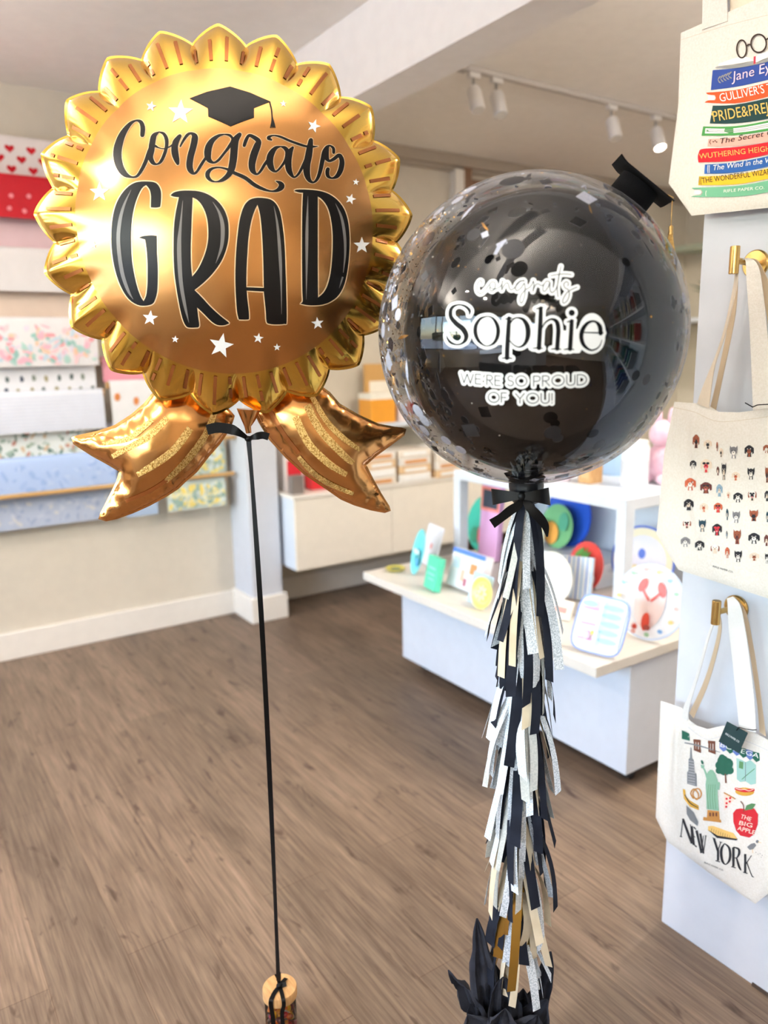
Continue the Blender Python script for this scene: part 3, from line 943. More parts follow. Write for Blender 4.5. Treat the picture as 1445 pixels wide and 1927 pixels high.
for lay in range(6):
    for j in range(6):
        a = j * math.pi / 3 + lay * .5
        r = .0215 if j or lay % 2 == 0 else .0
        c = (lay * 2 + j * 3) % 5
        p = Vector((JX + r * math.cos(a), JY + r * math.sin(a), .0105 + lay * .0112))
        if c not in protos:
            g = G()
            g.sphere((0, 0, 0), .0066, 12, 8, sc=(1.25, .9, .85)).sphere((.006, 0, .001), .004, 10, 6)
            o = g.build('gummy_sweet', candy_m[c], smooth=60)
            protos[c] = o
        else:
            o = protos[c].copy(); COL.objects.link(o)
        o.location = p
        o.rotation_euler = (random.uniform(0, 1), random.uniform(0, 1), random.uniform(0, 6))
        setp(o, nmk[c] + ' gummy sweet inside the little glass jar', 'sweet', nmk[c] + ' gummy sweets in the jar')

# ================================================================== BUBBLE BALLOON
BC = EYE + ray(995, 628) * 1.285
BR = .2405
b_f = (EYE - BC).normalized()                      # towards the viewer's side of the shop
b_r = Vector((0, 0, 1)).cross(b_f).normalized()
if b_r.dot(RIGHT) < 0: b_r = -b_r
b_u = b_f.cross(b_r)
if b_u.z < 0: b_u = -b_u
bub = thing('bubble_balloon', BC - Vector((0, 0, BR + .03)), 'clear confetti bubble balloon around a glossy black balloon, lettered congrats Sophie in white', 'balloon')
g = G()
prof = []
for i in range(61):
    t = math.pi * i / 60
    prof.append((max(1e-4, BR * math.sin(t)), BR * math.cos(t)))
prof = [p for p in prof if not (p[1] < -.9 * BR and p[0] < .024)]
prof += [(.021, -BR * 1.005), (.020, -BR - .012), (.022, -BR - .026)]
g.lathe(prof[::-1], 120)
g.v = [p + BC for p in g.v]
SB = bvh_of(g)
g.build('clear_bubble', clear_mat('bubble_film', (250, 250, 250), .008, 1.5, .75, haze=.012), bub, smooth=60)
IC = EYE + ray(1015, 632) * (1.285 + .002)
IR = .2175
g = G()
prof = [(max(1e-4, IR * math.sin(math.pi * i / 60)), IR * math.cos(math.pi * i / 60) * (1.02 if i > 30 else 1)) for i in range(61)]
g.lathe(prof[::-1], 110)
g.v = [p + IC for p in g.v]
g.build('black_balloon', mat('black_latex', (9, 8, 8), .035, spec=.9, coat=.35, nscale=3, col2=(7, 7, 7)), bub, smooth=70)
# crumpled neck of the black balloon inside, gathered film below
def crumple(name, c, r, h, n, m, parent, seed=0, flare=.3):
    rnd = random.Random(seed)
    g = G()
    for k in range(n):
        a = rnd.uniform(0, 6.28); rr = r * rnd.uniform(.2, 1)
        b0 = c + Vector((math.cos(a) * rr * .5, math.sin(a) * rr * .5, -h / 2))
        t0 = c + Vector((math.cos(a + .4) * rr * (1 + flare), math.sin(a + .4) * rr * (1 + flare), h * rnd.uniform(.2, .6)))
        sd = Vector((math.cos(a + 1.4), math.sin(a + 1.4), rnd.uniform(-.3, .3))) * r * rnd.uniform(.3, .6)
        mid = b0.lerp(t0, .5) + Vector((rnd.uniform(-1, 1), rnd.uniform(-1, 1), 0)) * r * .3
        g.strip([b0 - sd * .5, mid - sd, t0 - sd * .6], [b0 + sd * .5, mid + sd, t0 + sd * .8], .0006)
    return g.build(name, m, parent, smooth=35)
NT = mat('black_tissue', (32, 35, 46), .85, col2=(22, 24, 33), nscale=40, bump=.3, bscale=120)
neckc = Vector((BC.x, BC.y, BC.z - BR + .012))
crumple('gathered_neck', neckc + Vector((0, 0, .008)), .026, .045, 26, mat('black_latex_neck', (26, 27, 33), .35), bub, 3)
# printed words
pr = Print(lambda x, y, off: cam_cast(SB, x, y, off))
s = 1445 / 270
scr = T(880, 480, s, [(140, 292), (142, 265), (122, 262), (98, 300), (95, 350), (115, 385), (145, 385), (190, 340), (215, 305), (240, 276), (270, 276), (280, 310), (265, 350), (245, 365), (222, 345), (232, 305)])
s1 = [(232, 330), (265, 345), (310, 332), (340, 305), (352, 260)]
s2 = [(352, 262), (345, 310), (343, 357)]
s3_ = [(343, 357), (365, 310), (395, 280), (412, 300), (422, 340), (445, 352), (480, 322), (520, 275), (560, 256), (572, 268)]
s4 = [(565, 262), (530, 262), (490, 300), (482, 345), (500, 360), (540, 330), (568, 285), (578, 330), (575, 400), (560, 455), (540, 485), (525, 462), (535, 410), (580, 352), (630, 322), (662, 262)]
s5_ = [(660, 258), (667, 300), (655, 368), (672, 320), (702, 290), (742, 310), (772, 292)]
s6_ = [(825, 272), (792, 265), (762, 310), (758, 360), (780, 364), (812, 315), (828, 275), (826, 340), (845, 380), (882, 352), (905, 290), (920, 200)]
s7 = [(938, 115), (915, 220), (900, 330), (908, 422)]
s8 = [(835, 210), (920, 196), (980, 193), (1042, 199)]
s9 = [(1006, 312), (1012, 286), (990, 270), (966, 295), (976, 330), (1010, 352), (1022, 400), (1000, 460), (966, 486), (955, 458), (990, 390), (1040, 350), (1100, 325)]
lines = [scr] + [T(880, 480, s, q) for q in (s1, s2, s3_, s4, s5_, s6_, s7, s8, s9)]
pr.field([('stroke', [(x, y, 10.6) for x, y in q]) for q in lines], 0, .0006)
pr.field([('stroke', [(x, y, 1.5) for x, y in q]) for q in lines], 1, .0009, step=.6)
pr.g.build('printed_script', [PRW, BLACKM], bub)
pr = Print(lambda x, y, off: cam_cast(SB, x, y, off))
s = 1445 / 320
so = [
    [(240, 150, 4), (243, 110, 26), (205, 74, 20), (150, 62, 14), (100, 82, 26), (82, 120, 34), (88, 170, 36), (130, 220, 42), (185, 265, 46), (214, 315, 42), (208, 360, 32), (175, 391, 17), (130, 399, 14), (85, 382, 22), (58, 350, 16), (48, 318, 4)],
    [(388, 160, 10), (335, 180, 22), (298, 235, 32), (293, 300, 34), (315, 360, 28), (360, 402, 14), (400, 410, 10), (450, 385, 24), (480, 330, 33), (484, 260, 34), (460, 200, 27), (425, 167, 14), (388, 160, 10)],
    [(577, 176, 34), (570, 300, 38), (562, 440, 38), (560, 512, 38)], [(545, 184, 10), (572, 178, 14), (598, 174, 14)], [(518, 514, 9), (560, 512, 14), (602, 516, 9)],
    [(592, 215, 10), (612, 185, 14), (650, 172, 14), (700, 190, 30), (734, 250, 42), (736, 330, 40), (708, 395, 26), (660, 420, 12), (615, 400, 10), (588, 370, 9)],
    [(846, 92, 34), (843, 200, 38), (836, 330, 38), (830, 428, 38)], [(810, 96, 10), (840, 88, 14), (864, 84, 10)], [(780, 430, 8), (825, 427, 14), (862, 432, 8)],
    [(856, 262, 8), (885, 212, 14), (935, 184, 18), (980, 205, 34), (994, 270, 38), (990, 350, 37), (984, 434, 36)], [(935, 437, 8), (980, 434, 14), (1016, 439, 8)],
    [(1107, 200, 34), (1102, 300, 36), (1094, 436, 36)], [(1070, 208, 10), (1100, 199, 14), (1122, 196, 10)], [(1044, 440, 8), (1090, 436, 14), (1126, 441, 8)],
    [(1207, 296, 9), (1280, 298, 10), (1370, 300, 14)],
    [(1352, 304, 36), (1345, 245, 36), (1305, 204, 18), (1250, 212, 24), (1205, 262, 34), (1188, 330, 36), (1208, 400, 30), (1262, 444, 17), (1310, 438, 12), (1345, 408, 8), (1364, 358, 4)]]
so = [T(830, 560, s, q) for q in so]
el = [('stroke', q) for q in so] + [('oval', 830 + 1108 / s, 560 + 130 / s, 5.8, 5.8)]
fill = [('oval', 830 + a / s, 560 + b / s, rx / s, ry / s) for a, b, rx, ry in ((390, 285, 100, 120), (655, 295, 80, 110), (1280, 300, 90, 130), (500, 300, 30, 60), (780, 340, 30, 70), (1050, 380, 36, 60), (1150, 370, 30, 60))]
pr.field([('stroke', [(x, y, w * .9) for x, y, w in q]) for q in so] + [el[-1]] + fill, 0, .0006, grow=5.6)
pr.field(el, 1, .0009, step=.6)
pr.g.build('printed_name', [PRW, BLACKM], bub)
pr = Print(lambda x, y, off: cam_cast(SB, x, y, off))
arc = lambda cx, cy, rx, ry, a0, a1, n=12: [(cx + rx * math.cos(R(a0 + (a1 - a0) * i / n)), cy + ry * math.sin(R(a0 + (a1 - a0) * i / n))) for i in range(n + 1)]
SANS = {'W': (1.15, [[(0, 1), (.27, 0)], [(.27, 0), (.57, .95)], [(.57, .95), (.87, 0)], [(.87, 0), (1.15, 1)]]), 'E': (.52, [[(0, 0), (0, 1)], [(0, 1), (.5, 1)], [(0, .52), (.46, .52)], [(0, 0), (.5, 0)]]),
        "'": (.14, [[(.12, 1.0), (.04, .74)]]), 'R': (.56, [[(0, 0), (0, 1)], [(0, 1), (.26, 1)] , arc(.26, .75, .26, .25, 90, -90), [(.26, .5), (0, .5)], [(.2, .5), (.56, 0)]]),
        'P': (.52, [[(0, 0), (0, 1)], [(0, 1), (.26, 1)], arc(.26, .74, .26, .26, 90, -90), [(.26, .48), (0, .48)]]), 'S': (.56, [arc(.28, .75, .23, .25, 30, 250) + arc(.27, .25, .26, .25, 75, -160)]),
        'O': (.98, [arc(.49, .5, .49, .52, 0, 360, 28)]), 'U': (.66, [[(0, 1), (0, .35)], arc(.33, .33, .33, .35, 180, 360), [(.66, .35), (.66, 1)]]), 'D': (.74, [[(0, 0), (0, 1)], [(0, 1), (.24, 1)], arc(.24, .5, .5, .5, 90, -90, 16), [(.24, 0), (0, 0)]]),
        'F': (.46, [[(0, 0), (0, 1)], [(0, 1), (.46, 1)], [(0, .52), (.42, .52)]]), 'Y': (.72, [[(0, 1), (.36, .46)], [(.72, 1), (.36, .46)], [(.36, .46), (.36, 0)]]), '!': (.06, [[(.03, 1), (.03, .28)], [(.03, .05), (.03, .0)]])}
msg = []
for body, p0, p1, h in (("WE'RE", (868, 719.5), (942, 725.5), 18), ('SO', (955, 725.5), (991, 726), 18.5), ('PROUD', (1004, 726.5), (1103, 723.5), 19), ('OF', (919, 756), (953, 757), 18), ('YOU!', (970, 758), (1039, 758), 18)):
    tot = sum(SANS[c][0] for c in body) + .2 * (len(body) - 1)
    ux = ((p1[0] - p0[0]) / tot, (p1[1] - p0[1]) / tot); x0 = 0
    for c in body:
        for q in SANS[c][1]: msg.append(('stroke', [(p0[0] + (x0 + x) * ux[0] , p0[1] + (x0 + x) * ux[1] - y * h, 1.5) for x, y in q]))
        x0 += SANS[c][0] + .2
pr.field(msg, 0, .0006, grow=4.9)
pr.field(msg, 1, .0009, step=.6)
pr.g.build('printed_message', [PRW, BLACKM], bub)
# confetti: pieces clinging to the inside of the film
rnd = random.Random(11)
CW = mat('white_tissue_confetti', (226, 228, 242), .8, col2=(204, 206, 224), nscale=300)
CK = mat('black_tissue_confetti', (52, 52, 56), .8)
CG = mat('gold_leaf_fleck', (226, 176, 96), .25, 1.0)
def on_film(rho, phi, front, off=.0015):
    # rho: 0 centre .. 1 rim as seen from the front; phi clockwise from the top
    x, y = rho * math.sin(phi), rho * math.cos(phi)
    z = math.sqrt(max(0, 1 - rho * rho)) * (1 if front else -1)
    n = (b_r * x + b_u * y + b_f * z).normalized()
    return BC + n * (BR - off), n
def piece(kind, m, p, n, size, rot):
    t = n.cross(Vector((0, 0, 1))).normalized(); w = n.cross(t)
    t, w = t * math.cos(rot) + w * math.sin(rot), w * math.cos(rot) - t * math.sin(rot)
    if kind == 'disc': pts = [(math.cos(a * math.pi / 8), math.sin(a * math.pi / 8)) for a in range(16)]
    elif kind == 'square': pts = [(-1, -.9), (.9, -1), (1, .8), (-.8, 1)]
    elif kind == 'sliver': pts = [(-1.5, -.12), (-.4, -.3), (.6, -.26), (1.5, .1), (.5, .14), (-.5, .1)]
    else: pts = [(-1.2, -.4), (.1, -.5), (.2, -.1), (1.0, .5), (.7, .8), (-.2, .25), (-1.1, .2)]
    g = G()
    def P(u, v, o):
        q = p + t * u * size + w * v * size
        return BC + (q - BC).normalized() * (BR - o)
    k = len(pts)
    vs = [P(0, 0, .0012)] + [P(u, v, .0012) for u, v in pts] + [P(u, v, .0016) for u, v in pts]
    fs = [(0, 1 + i, 1 + (i + 1) % k) for i in range(k)] + [(1 + i, 1 + k + i, 1 + k + (i + 1) % k, 1 + (i + 1) % k) for i in range(k)]
    g.add(vs, fs)
    return g.build('confetti_piece', m, bub)
fixed = [(938, 463, 'bent', CW, .011, .6), (912, 440, 'square', CW, .005, .5), (912, 424, 'sliver', CG, .008, 2.2), (881, 396, 'sliver', CW, .012, 1.2), (965, 467, 'disc', CK, .015, 0), (890, 440, 'disc', CK, .010, 0),
         (1105, 370, 'square', CW, .012, .7), (1112, 392, 'sliver', CG, .007, 1.4), (747, 592, 'disc', CW, .009, 0), (741, 570, 'square', CW, .010, .4), (805, 448, 'disc', CK, .012, 0),
         (880, 372, 'bent', CK, .012, 1.3), (963, 338, 'disc', CK, .018, 0), (1028, 340, 'square', CK, .008, .3), (798, 518, 'square', CK, .006, .8), (757, 635, 'sliver', CG, .011, .1),
         (785, 775, 'disc', CW, .012, 0), (797, 792, 'disc', CW, .011, 0), (838, 830, 'disc', CW, .009, 0), (866, 848, 'disc', CW, .009, 0), (765, 700, 'sliver', CW, .014, 1.3), (766, 740, 'sliver', CW, .012, 1.5),
         (1128, 838, 'disc', CK, .010, 0), (1040, 815, 'disc', CK, .012, 0), (1050, 826, 'disc', CK, .008, 0), (885, 812, 'square', CK, .012, .2), (1218, 715, 'disc', CK, .008, 0), (1205, 470, 'disc', CK, .008, 0)]
for x, y, kd, m, sz, rt in fixed:
    h, n, i, d = SB.ray_cast(EYE, ray(x, y))
    if h: piece(kd, m, h, (h - BC).normalized(), sz, rt)
nfix = len(fixed)
extra = []
def zone():
    z = rnd.random()
    if z < .62: return rnd.uniform(R(195), R(300)), rnd.uniform(.87, .99)        # left and lower left rim
    if z < .78: return rnd.uniform(R(300), R(395)), rnd.uniform(.88, .985)
    return rnd.uniform(R(35), R(180)), rnd.uniform(.9, .985)
stuffg = G()
for k in range(330):
    ph, rho = zone()
    p, n = on_film(rho, ph, rnd.random() < .62)
    left = R(180) < ph < R(310)
    m = CW if rnd.random() < (.9 if left else .6) else CK
    if k < 72: piece(rnd.choice(['disc', 'square', 'bent', 'sliver', 'disc']), m, p, n, rnd.uniform(.005, .013), rnd.uniform(0, 3))
    else: extra.append((p, n, rnd.uniform(.003, .009)))
def fleck(g, p, n, s, a, mi):
    t = n.cross(Vector((0, 0, 1))).normalized(); w = n.cross(t)
    t, w = t * math.cos(a) + w * math.sin(a), w * math.cos(a) - t * math.sin(a)
    tl = n * s * rnd.uniform(-.5, .5)
    g.add([p - t * s, p - w * s * .5 + tl, p + t * s, p + w * s * .5 - tl], [(0, 1, 2, 3)], mi)
g = G()
for p, n, sz in extra: fleck(g, p - n * .002, n, sz, rnd.uniform(0, 3), rnd.choice((1, 1, 1, 2)))
for k in range(3400):
    ph, rho = zone()
    if rnd.random() < .3: ph = rnd.uniform(R(255), R(330)); rho = rnd.uniform(.86, .99)
    if rnd.random() < .06: rho = rnd.uniform(.3, .9)
    p, n = on_film(rho, ph, rnd.random() < .6)
    fleck(g, p, n, rnd.uniform(.0007, .0022), rnd.uniform(0, 3), 0 if rnd.random() < .6 else 3)
fl = g.build('confetti_flecks', [CG, CW, CK, mat('silver_fleck', (236, 234, 230), .2, .8)], bub)
fl['kind'] = 'stuff'

# ================================================================== GRADUATION CAP ON THE BALLOON
_v = ray(1200, 350)
cdir = RIGHT * .62 + UP * .78
cdir = ((cdir - _v * cdir.dot(_v)).normalized() + _v * .17).normalized()
ce = (RIGHT * .80 - UP * .585 - b_f * .05); ce = (ce - cdir * ce.dot(cdir)).normalized()     # along the board edge
cf = cdir.cross(ce)
if cf.dot(b_f) < 0: cf = -cf
base = BC + (RIGHT * .592 + UP * .806 + b_f * .10).normalized() * (BR * .985)
Hp = lambda u, v, w: base + ce * u + cf * v + cdir * w
cap = thing('graduation_cap', base, 'little black felt graduation cap with gold tassel perched on the confetti balloon', 'hat')
FELT = mat('black_felt', (12, 12, 15), .95, spec=.15, col2=(8, 8, 10), nscale=500, bump=.5, bscale=900)
g = G()
n_ = 48
rings = [(.0345, .002), (.0338, .022), (.0335, .044), (.001, .045)]
vs = [Hp(r * math.cos(2 * math.pi * k / n_), r * math.sin(2 * math.pi * k / n_), w) for r, w in rings for k in range(n_)]
g.add(vs, [(i * n_ + k, i * n_ + (k + 1) % n_, (i + 1) * n_ + (k + 1) % n_, (i + 1) * n_ + k) for i in range(3) for k in range(n_)])
g.build('skull_cap', FELT, cap, smooth=50)
g = G(); nb_ = 14; hb = .0525
def bd(u, v):
    return .046 + .007 * max(0, (-u / hb - .75)) * 4 * .5 - .10 * max(0, abs(v) / hb - .8) * .02 + .0012 * math.sin(v * 60)
top = [[Hp(-hb + 2 * hb * i / nb_, -hb + 2 * hb * j / nb_, bd(-hb + 2 * hb * i / nb_, -hb + 2 * hb * j / nb_)) for j in range(nb_ + 1)] for i in range(nb_ + 1)]
vs = [p for r in top for p in r] + [p + cdir * .0022 for r in top for p in r]
k = nb_ + 1
fs = []
for i in range(nb_):
    for j in range(nb_):
        a = i * k + j
        fs += [(a, a + 1, a + k + 1, a + k), (a + k * k, a + k * k + k, a + k * k + k + 1, a + k * k + 1)]
for i in range(nb_):
    for a, b in ((i, i + 1), (nb_ * k + i, nb_ * k + i + 1), (i * k, (i + 1) * k), (i * k + nb_, (i + 1) * k + nb_)):
        fs.append((a, b, b + k * k, a + k * k))
g.add(vs, fs).build('mortarboard', FELT, cap, smooth=40)
tc = Hp(hb * .97, hb * .93, .045)
tz = lambda y: EYE.z + (ray(1266, y) * ((tc - EYE).length))[2]
GT = mat('gold_thread', (214, 178, 110), .45, .55, col2=(176, 134, 66), nscale=200)
cmid = Hp(0, 0, .0495)
z1, z2, z3 = tz(426), tz(443), tz(532)
G().tube([cmid, Hp(hb * .5, hb * .45, .0498), Hp(hb * .93, hb * .9, .0505), tc + Vector((0, 0, .001)), Vector((tc.x, tc.y, z1))], .0006, 6).build('tassel_cord', GT, cap, smooth=60)
t_ = G().lathe([(.0005, z1 + .002 - z2), (.0032, z1 - .001 - z2), (.0034, .004), (.0042, .0)][::-1], 20)
t_.v = [p + Vector((tc.x, tc.y, z2)) for p in t_.v]
tp = t_.build('tassel_head', BRASS, cap, smooth=50)
g = G()
for k in range(54):
    a = k * 2.4; r0 = .0028 * math.sqrt(k / 54); r1 = .0095 * math.sqrt(k / 54) + .0005
    zz = z3 + rnd.uniform(-.001, .003)
    P = [Vector((tc.x + r0 * math.cos(a), tc.y + r0 * math.sin(a), z2)), Vector((tc.x + r1 * .72 * math.cos(a), tc.y + r1 * .72 * math.sin(a), z2 - (z2 - zz) * .35)), Vector((tc.x + r1 * math.cos(a), tc.y + r1 * math.sin(a), z2 - (z2 - zz) * .75)), Vector((tc.x + r1 * .96 * math.cos(a), tc.y + r1 * .96 * math.sin(a), zz))]
    g.tube(P, .00062, 5)
g.build('tassel_strands', GT, cap, smooth=60)

# ================================================================== SATIN BOW
AX = Vector((BC.x, BC.y, 0))
def zat(y, x=985):
    d = ray(x, y)
    t = ((AX - EYE).dot(Vector((b_f.x, b_f.y, 0)))) / d.dot(Vector((b_f.x, b_f.y, 0)))
    return EYE.z + d.z * t
def bpt(x, y, fwd=0.0):
    nrm = Vector((b_f.x, b_f.y, 0)).normalized()
    o = AX + nrm * fwd
    d = ray(x, y)
    t = (o - EYE).dot(nrm) / d.dot(nrm)
    return EYE + d * t
bow = thing('satin_bow', bpt(982, 936, .02), 'black satin ribbon bow tied under the confetti balloon, above the tassels', 'bow')
cs = 180 / 1445
B = lambda x, y, f=.03: bpt(890 + x * cs, 880 + y * cs, f)
bw = G()
for sgn, (ot, ob), (it, ib) in ((-1, ((275, 318), (300, 565)), ((700, 375), (705, 480))), (1, ((1140, 300), (1168, 572)), ((755, 385), (760, 480)))):
    L, Rr = [], []
    for i in range(13):
        t = i / 12                                  # front leaf out, back leaf returning
        e = math.sin(math.pi * t)
        w = e ** .8
        xa = it[0] + (ot[0] - it[0]) * w; ya = it[1] + (ot[1] - it[1]) * w
        xb = ib[0] + (ob[0] - ib[0]) * w; yb = ib[1] + (ob[1] - ib[1]) * w
        f = .026 + (.5 - t) * .022 + .003 * math.sin(t * 9)
        L.append(B(xa, ya, f)); Rr.append(B(xb, yb, f + .002 * math.cos(t * 7)))
    g = G().strip(L, Rr, .0007)
    g.build('bow_loop', SATIN, bow, smooth=60)
for q in ([(720, 470, 60), (690, 560, 120), (560, 650, 140), (420, 760, 130), (285, 850, 150)], [(790, 470, 60), (830, 570, 120), (930, 680, 150), (1040, 800, 140), (1095, 900, 110), (1120, 1045, 20)]):
    C_ = catmull(q, 6)
    L, Rr = [], []
    for i, c in enumerate(C_):
        a, b = C_[max(i - 1, 0)], C_[min(i + 1, len(C_) - 1)]
        tx, ty = b[0] - a[0], b[1] - a[1]; l = math.hypot(tx, ty)
        nx, ny = -ty / l * c[2] / 2, tx / l * c[2] / 2
        f = .034 + .006 * math.sin(i / len(C_) * 5)
        L.append(B(c[0] - nx, c[1] - ny, f)); Rr.append(B(c[0] + nx, c[1] + ny, f + .003))
    G().strip(L, Rr, .0007).build('bow_tail', SATIN, bow, smooth=60)
g = G()
g.sphere(B(735, 435, .034), .0075, 18, 12, sc=(1, 1, 1.2)).build('knot', SATIN, bow, smooth=60)
# wrapped collar around the neck
zc0, zc1 = zat(945), zat(901)
cr_ = .0285
g = G().lathe([(cr_ * .75, zc0 - zc1), (cr_ * .95, (zc0 - zc1) * .6), (cr_, (zc0 - zc1) * .3), (cr_ * 1.0, 0), (cr_ * 1.12, .004), (.015, .006)], 40)
g.v = [p + Vector((AX.x, AX.y, zc1)) + Vector((noise.noise(p * 90) * .002, noise.noise(p * 90 + Vector((5, 5, 5))) * .002, 0)) for p in g.v]
g.build('wrapped_collar', mat('black_wrap', (14, 14, 18), .45, bump=.6, bscale=70), bow, smooth=60)
crumple('collar_frill', Vector((AX.x, AX.y, zc1 + .006)), .031, .014, 22, mat('black_latex_neck', (26, 27, 33), .35), bow, 9, .1)

# ================================================================== TASSEL GARLAND
zt, zb = zat(945), zat(1800)
gar = thing('tassel_garland', Vector((AX.x, AX.y, zat(1890, 965))), 'long tissue tassel garland in black, white glitter and cream hanging below the confetti balloon', 'tassel garland')
TK = mat('black_tissue_strip', (31, 35, 46), .85, spec=.2, col2=(22, 25, 35), nscale=30)
TW = mat('white_glitter_tissue', (226, 230, 234), .75, col2=(176, 186, 192), nscale=420, contrast=(.42, .56))
TC = mat('cream_tissue', (214, 200, 172), .85, col2=(202, 186, 156), nscale=30)
TG = mat('gold_foil_strip', (206, 166, 84), .3, 1.0)
TS = mat('silver_grey_tissue', (192, 192, 184), .8, col2=(170, 172, 166), nscale=300)
rnd = random.Random(5)
G().tube([Vector((AX.x, AX.y, zt)), Vector((AX.x - .002, AX.y, (zt + zb) / 2)), Vector((AX.x - .004, AX.y, zb))], .004, 8).build('cord', TK, gar, smooth=60)
strips = []
tiers = 11
for ti in range(tiers):
    z0 = zt - (zt - zb) * (ti / tiers) ** .97
    n = 20 if ti else 24
    for j in range(n):
        a = 2 * math.pi * j / n + rnd.uniform(-.15, .15)
        strips.append((ti, z0 + rnd.uniform(-.012, .012), a, rnd.random()))
def strip_geo(g, ti, z0, a, rr_, mi):
    L_ = rnd.uniform(.13, .215) * (1.05 if ti < 9 else .72)
    w = rnd.uniform(.011, .0205)
    d = Vector((math.cos(a), math.sin(a), 0)); sd = Vector((-math.sin(a), math.cos(a), 0))
    spread = (.030 if ti == 0 else .048) + rnd.uniform(-.012, .018) + .006 * math.sin(ti * 1.9)
    if rnd.random() < .12: spread += .016
    drift = rnd.uniform(-.016, .016); cur = rnd.uniform(-.008, .012); tw = rnd.uniform(-.7, .7)
    c0 = Vector((AX.x - .0035 * ti / tiers, AX.y, z0))
    A, Bq = [], []
    n = 9
    for i in range(n + 1):
        t = i / n
        r = .006 + (spread - .006) * (t ** .75) + cur * math.sin(math.pi * t)
        c = c0 + d * r + sd * drift * t * t + Vector((0, 0, .006 * math.sin(t * 3) - L_ * t))
        q = (sd * math.cos(tw * t) + d * math.sin(tw * t)) * w / 2 * (.55 + .45 * min(1, t * 3))
        sl = Vector((0, 0, .004 * math.sin(a * 7) * t ** 6))
        A.append(c - q + sl); Bq.append(c + q - sl)
    g.strip(A, Bq, .00035, mi)
vfront = Vector((b_f.x, b_f.y, 0)).normalized()
scored = sorted(strips, key=lambda s_: -(math.cos(s_[2]) * vfront.x + math.sin(s_[2]) * vfront.y + (s_[3] - .5) * .5))
names = ((TK, 'black tissue strip'), (TW, 'white glitter tissue strip'), (TC, 'cream tissue strip'), (TS, 'silver grey tissue strip'), (TG, 'gold foil strip'))
def pick(ti):
    r = rnd.random()
    if ti < 5: w = (.31, .76, .89, 1.0)
    elif ti < 8: w = (.34, .70, .86, .97)
    else: w = (.20, .46, .84, .92)
    for i, q in enumerate(w):
        if r < q: return i
    return 4
rest = G()
for i, s_ in enumerate(scored):
    mi = pick(s_[0])
    if i < 96:
        g = G()
        strip_geo(g, s_[0], s_[1], s_[2], s_[3], 0)
        o = g.build('tissue_strip', names[mi][0], gar, smooth=60)
        o['label'] = names[mi][1]
    else:
        strip_geo(rest, s_[0], s_[1], s_[2], s_[3], mi)
o = rest.build('tissue_strips', [q[0] for q in names], gar, smooth=60)
o['kind'] = 'stuff'

# ================================================================== TISSUE WRAPPED WEIGHT
wt = thing('balloon_weight', (AX.x, AX.y, 0), 'balloon weight wrapped in black tissue paper standing on the floor under the tassels', 'balloon weight')
G().lathe([(.03, 0), (.045, .004), (.05, .03), (.046, .07), (.03, .095), (.018, .105)], 36).build('weight_bundle', NT, None, smooth=60, loc=(0, 0, 0))
wb = COL.objects['weight_bundle']; wb.parent = wt
def petal(px_tip, zbase, width, seed, fwd, curl=.0, bx=None):
    rnd2 = random.Random(seed)
    tip = bpt(px_tip[0], px_tip[1], fwd)
    root = Vector((AX.x, AX.y, zbase)) + (tip - Vector((AX.x, AX.y, tip.z))) * .18
    if bx: root = bpt(bx[0], bx[1], fwd * .6)
    ax = tip - root; Ln = ax.length; ax.normalize()
    sd = ax.cross(vfront)
    sd = sd.normalized() if sd.length > .05 else b_r.copy()
    sd = (sd + vfront * rnd2.uniform(-.35, .35)).normalized()
    nn = ax.cross(sd)
    g = G(); nu, nv = 16, 10
    vs = []
    for i in range(nu + 1):
        t = i / nu
        w = width * 1.5 * (math.sin(math.pi * min(1, .2 + t * .42)) * (1 - t ** (2.0 if seed < 4 else 4.5))) * (1 + .22 * noise.noise(Vector((t * 5, seed, 2)))) + .002
        for j in range(nv + 1):
            q = j / nv * 2 - 1
            fold = .5 * w * abs(q) ** 1.2 * (1.0 - .3 * t) + .16 * w * math.sin(q * 9 + seed)
            p = root + ax * Ln * t + sd * w * q * .8 - nn * fold
            k = noise.noise(p * 30 + Vector((seed, 0, 0))) * .014 + noise.noise(p * 75) * .005
            vs.append(p + nn * k * min(1, t * 4 + .3) - nn * curl * t * t)
    g.add(vs, [(i * (nv + 1) + j, i * (nv + 1) + j + 1, (i + 1) * (nv + 1) + j + 1, (i + 1) * (nv + 1) + j) for i in range(nu) for j in range(nv)])
    g.build('tissue_sheet', NT, wt, smooth=38, solid=.0005)
for tip, zb_, w, sd_, f, b_ in (((897, 1727), .06, .026, 1, .02, (915, 1900)), ((845, 1822), .06, .024, 2, .02, (920, 1925)), ((925, 1800), .07, .028, 3, -.01, (935, 1930)), ((945, 1835), .06, .028, 4, .035, (950, 1940)),
                            ((1036, 1795), .06, .016, 5, -.03, (1000, 1920)), ((1030, 1880), .06, .026, 6, .02, (975, 1950)), ((1010, 1905), .05, .03, 7, .05, (965, 1960)), ((880, 1905), .05, .03, 8, .05, (930, 1960)),
                            ((985, 1860), .06, .028, 9, .0, (970, 1940)), ((960, 1850), .06, .03, 10, -.04, (960, 1940)), ((900, 1860), .05, .028, 11, .0, (925, 1950)), ((1020, 1850), .05, .022, 12, -.05, (985, 1940)),
                            ((860, 1960), .04, .03, 13, .02, (930, 1985)), ((1050, 1950), .04, .03, 14, .02, (985, 1990)), ((950, 1900), .04, .034, 15, .065, (955, 1975))):
    petal(tip, zb_, w, sd_, f, bx=b_)

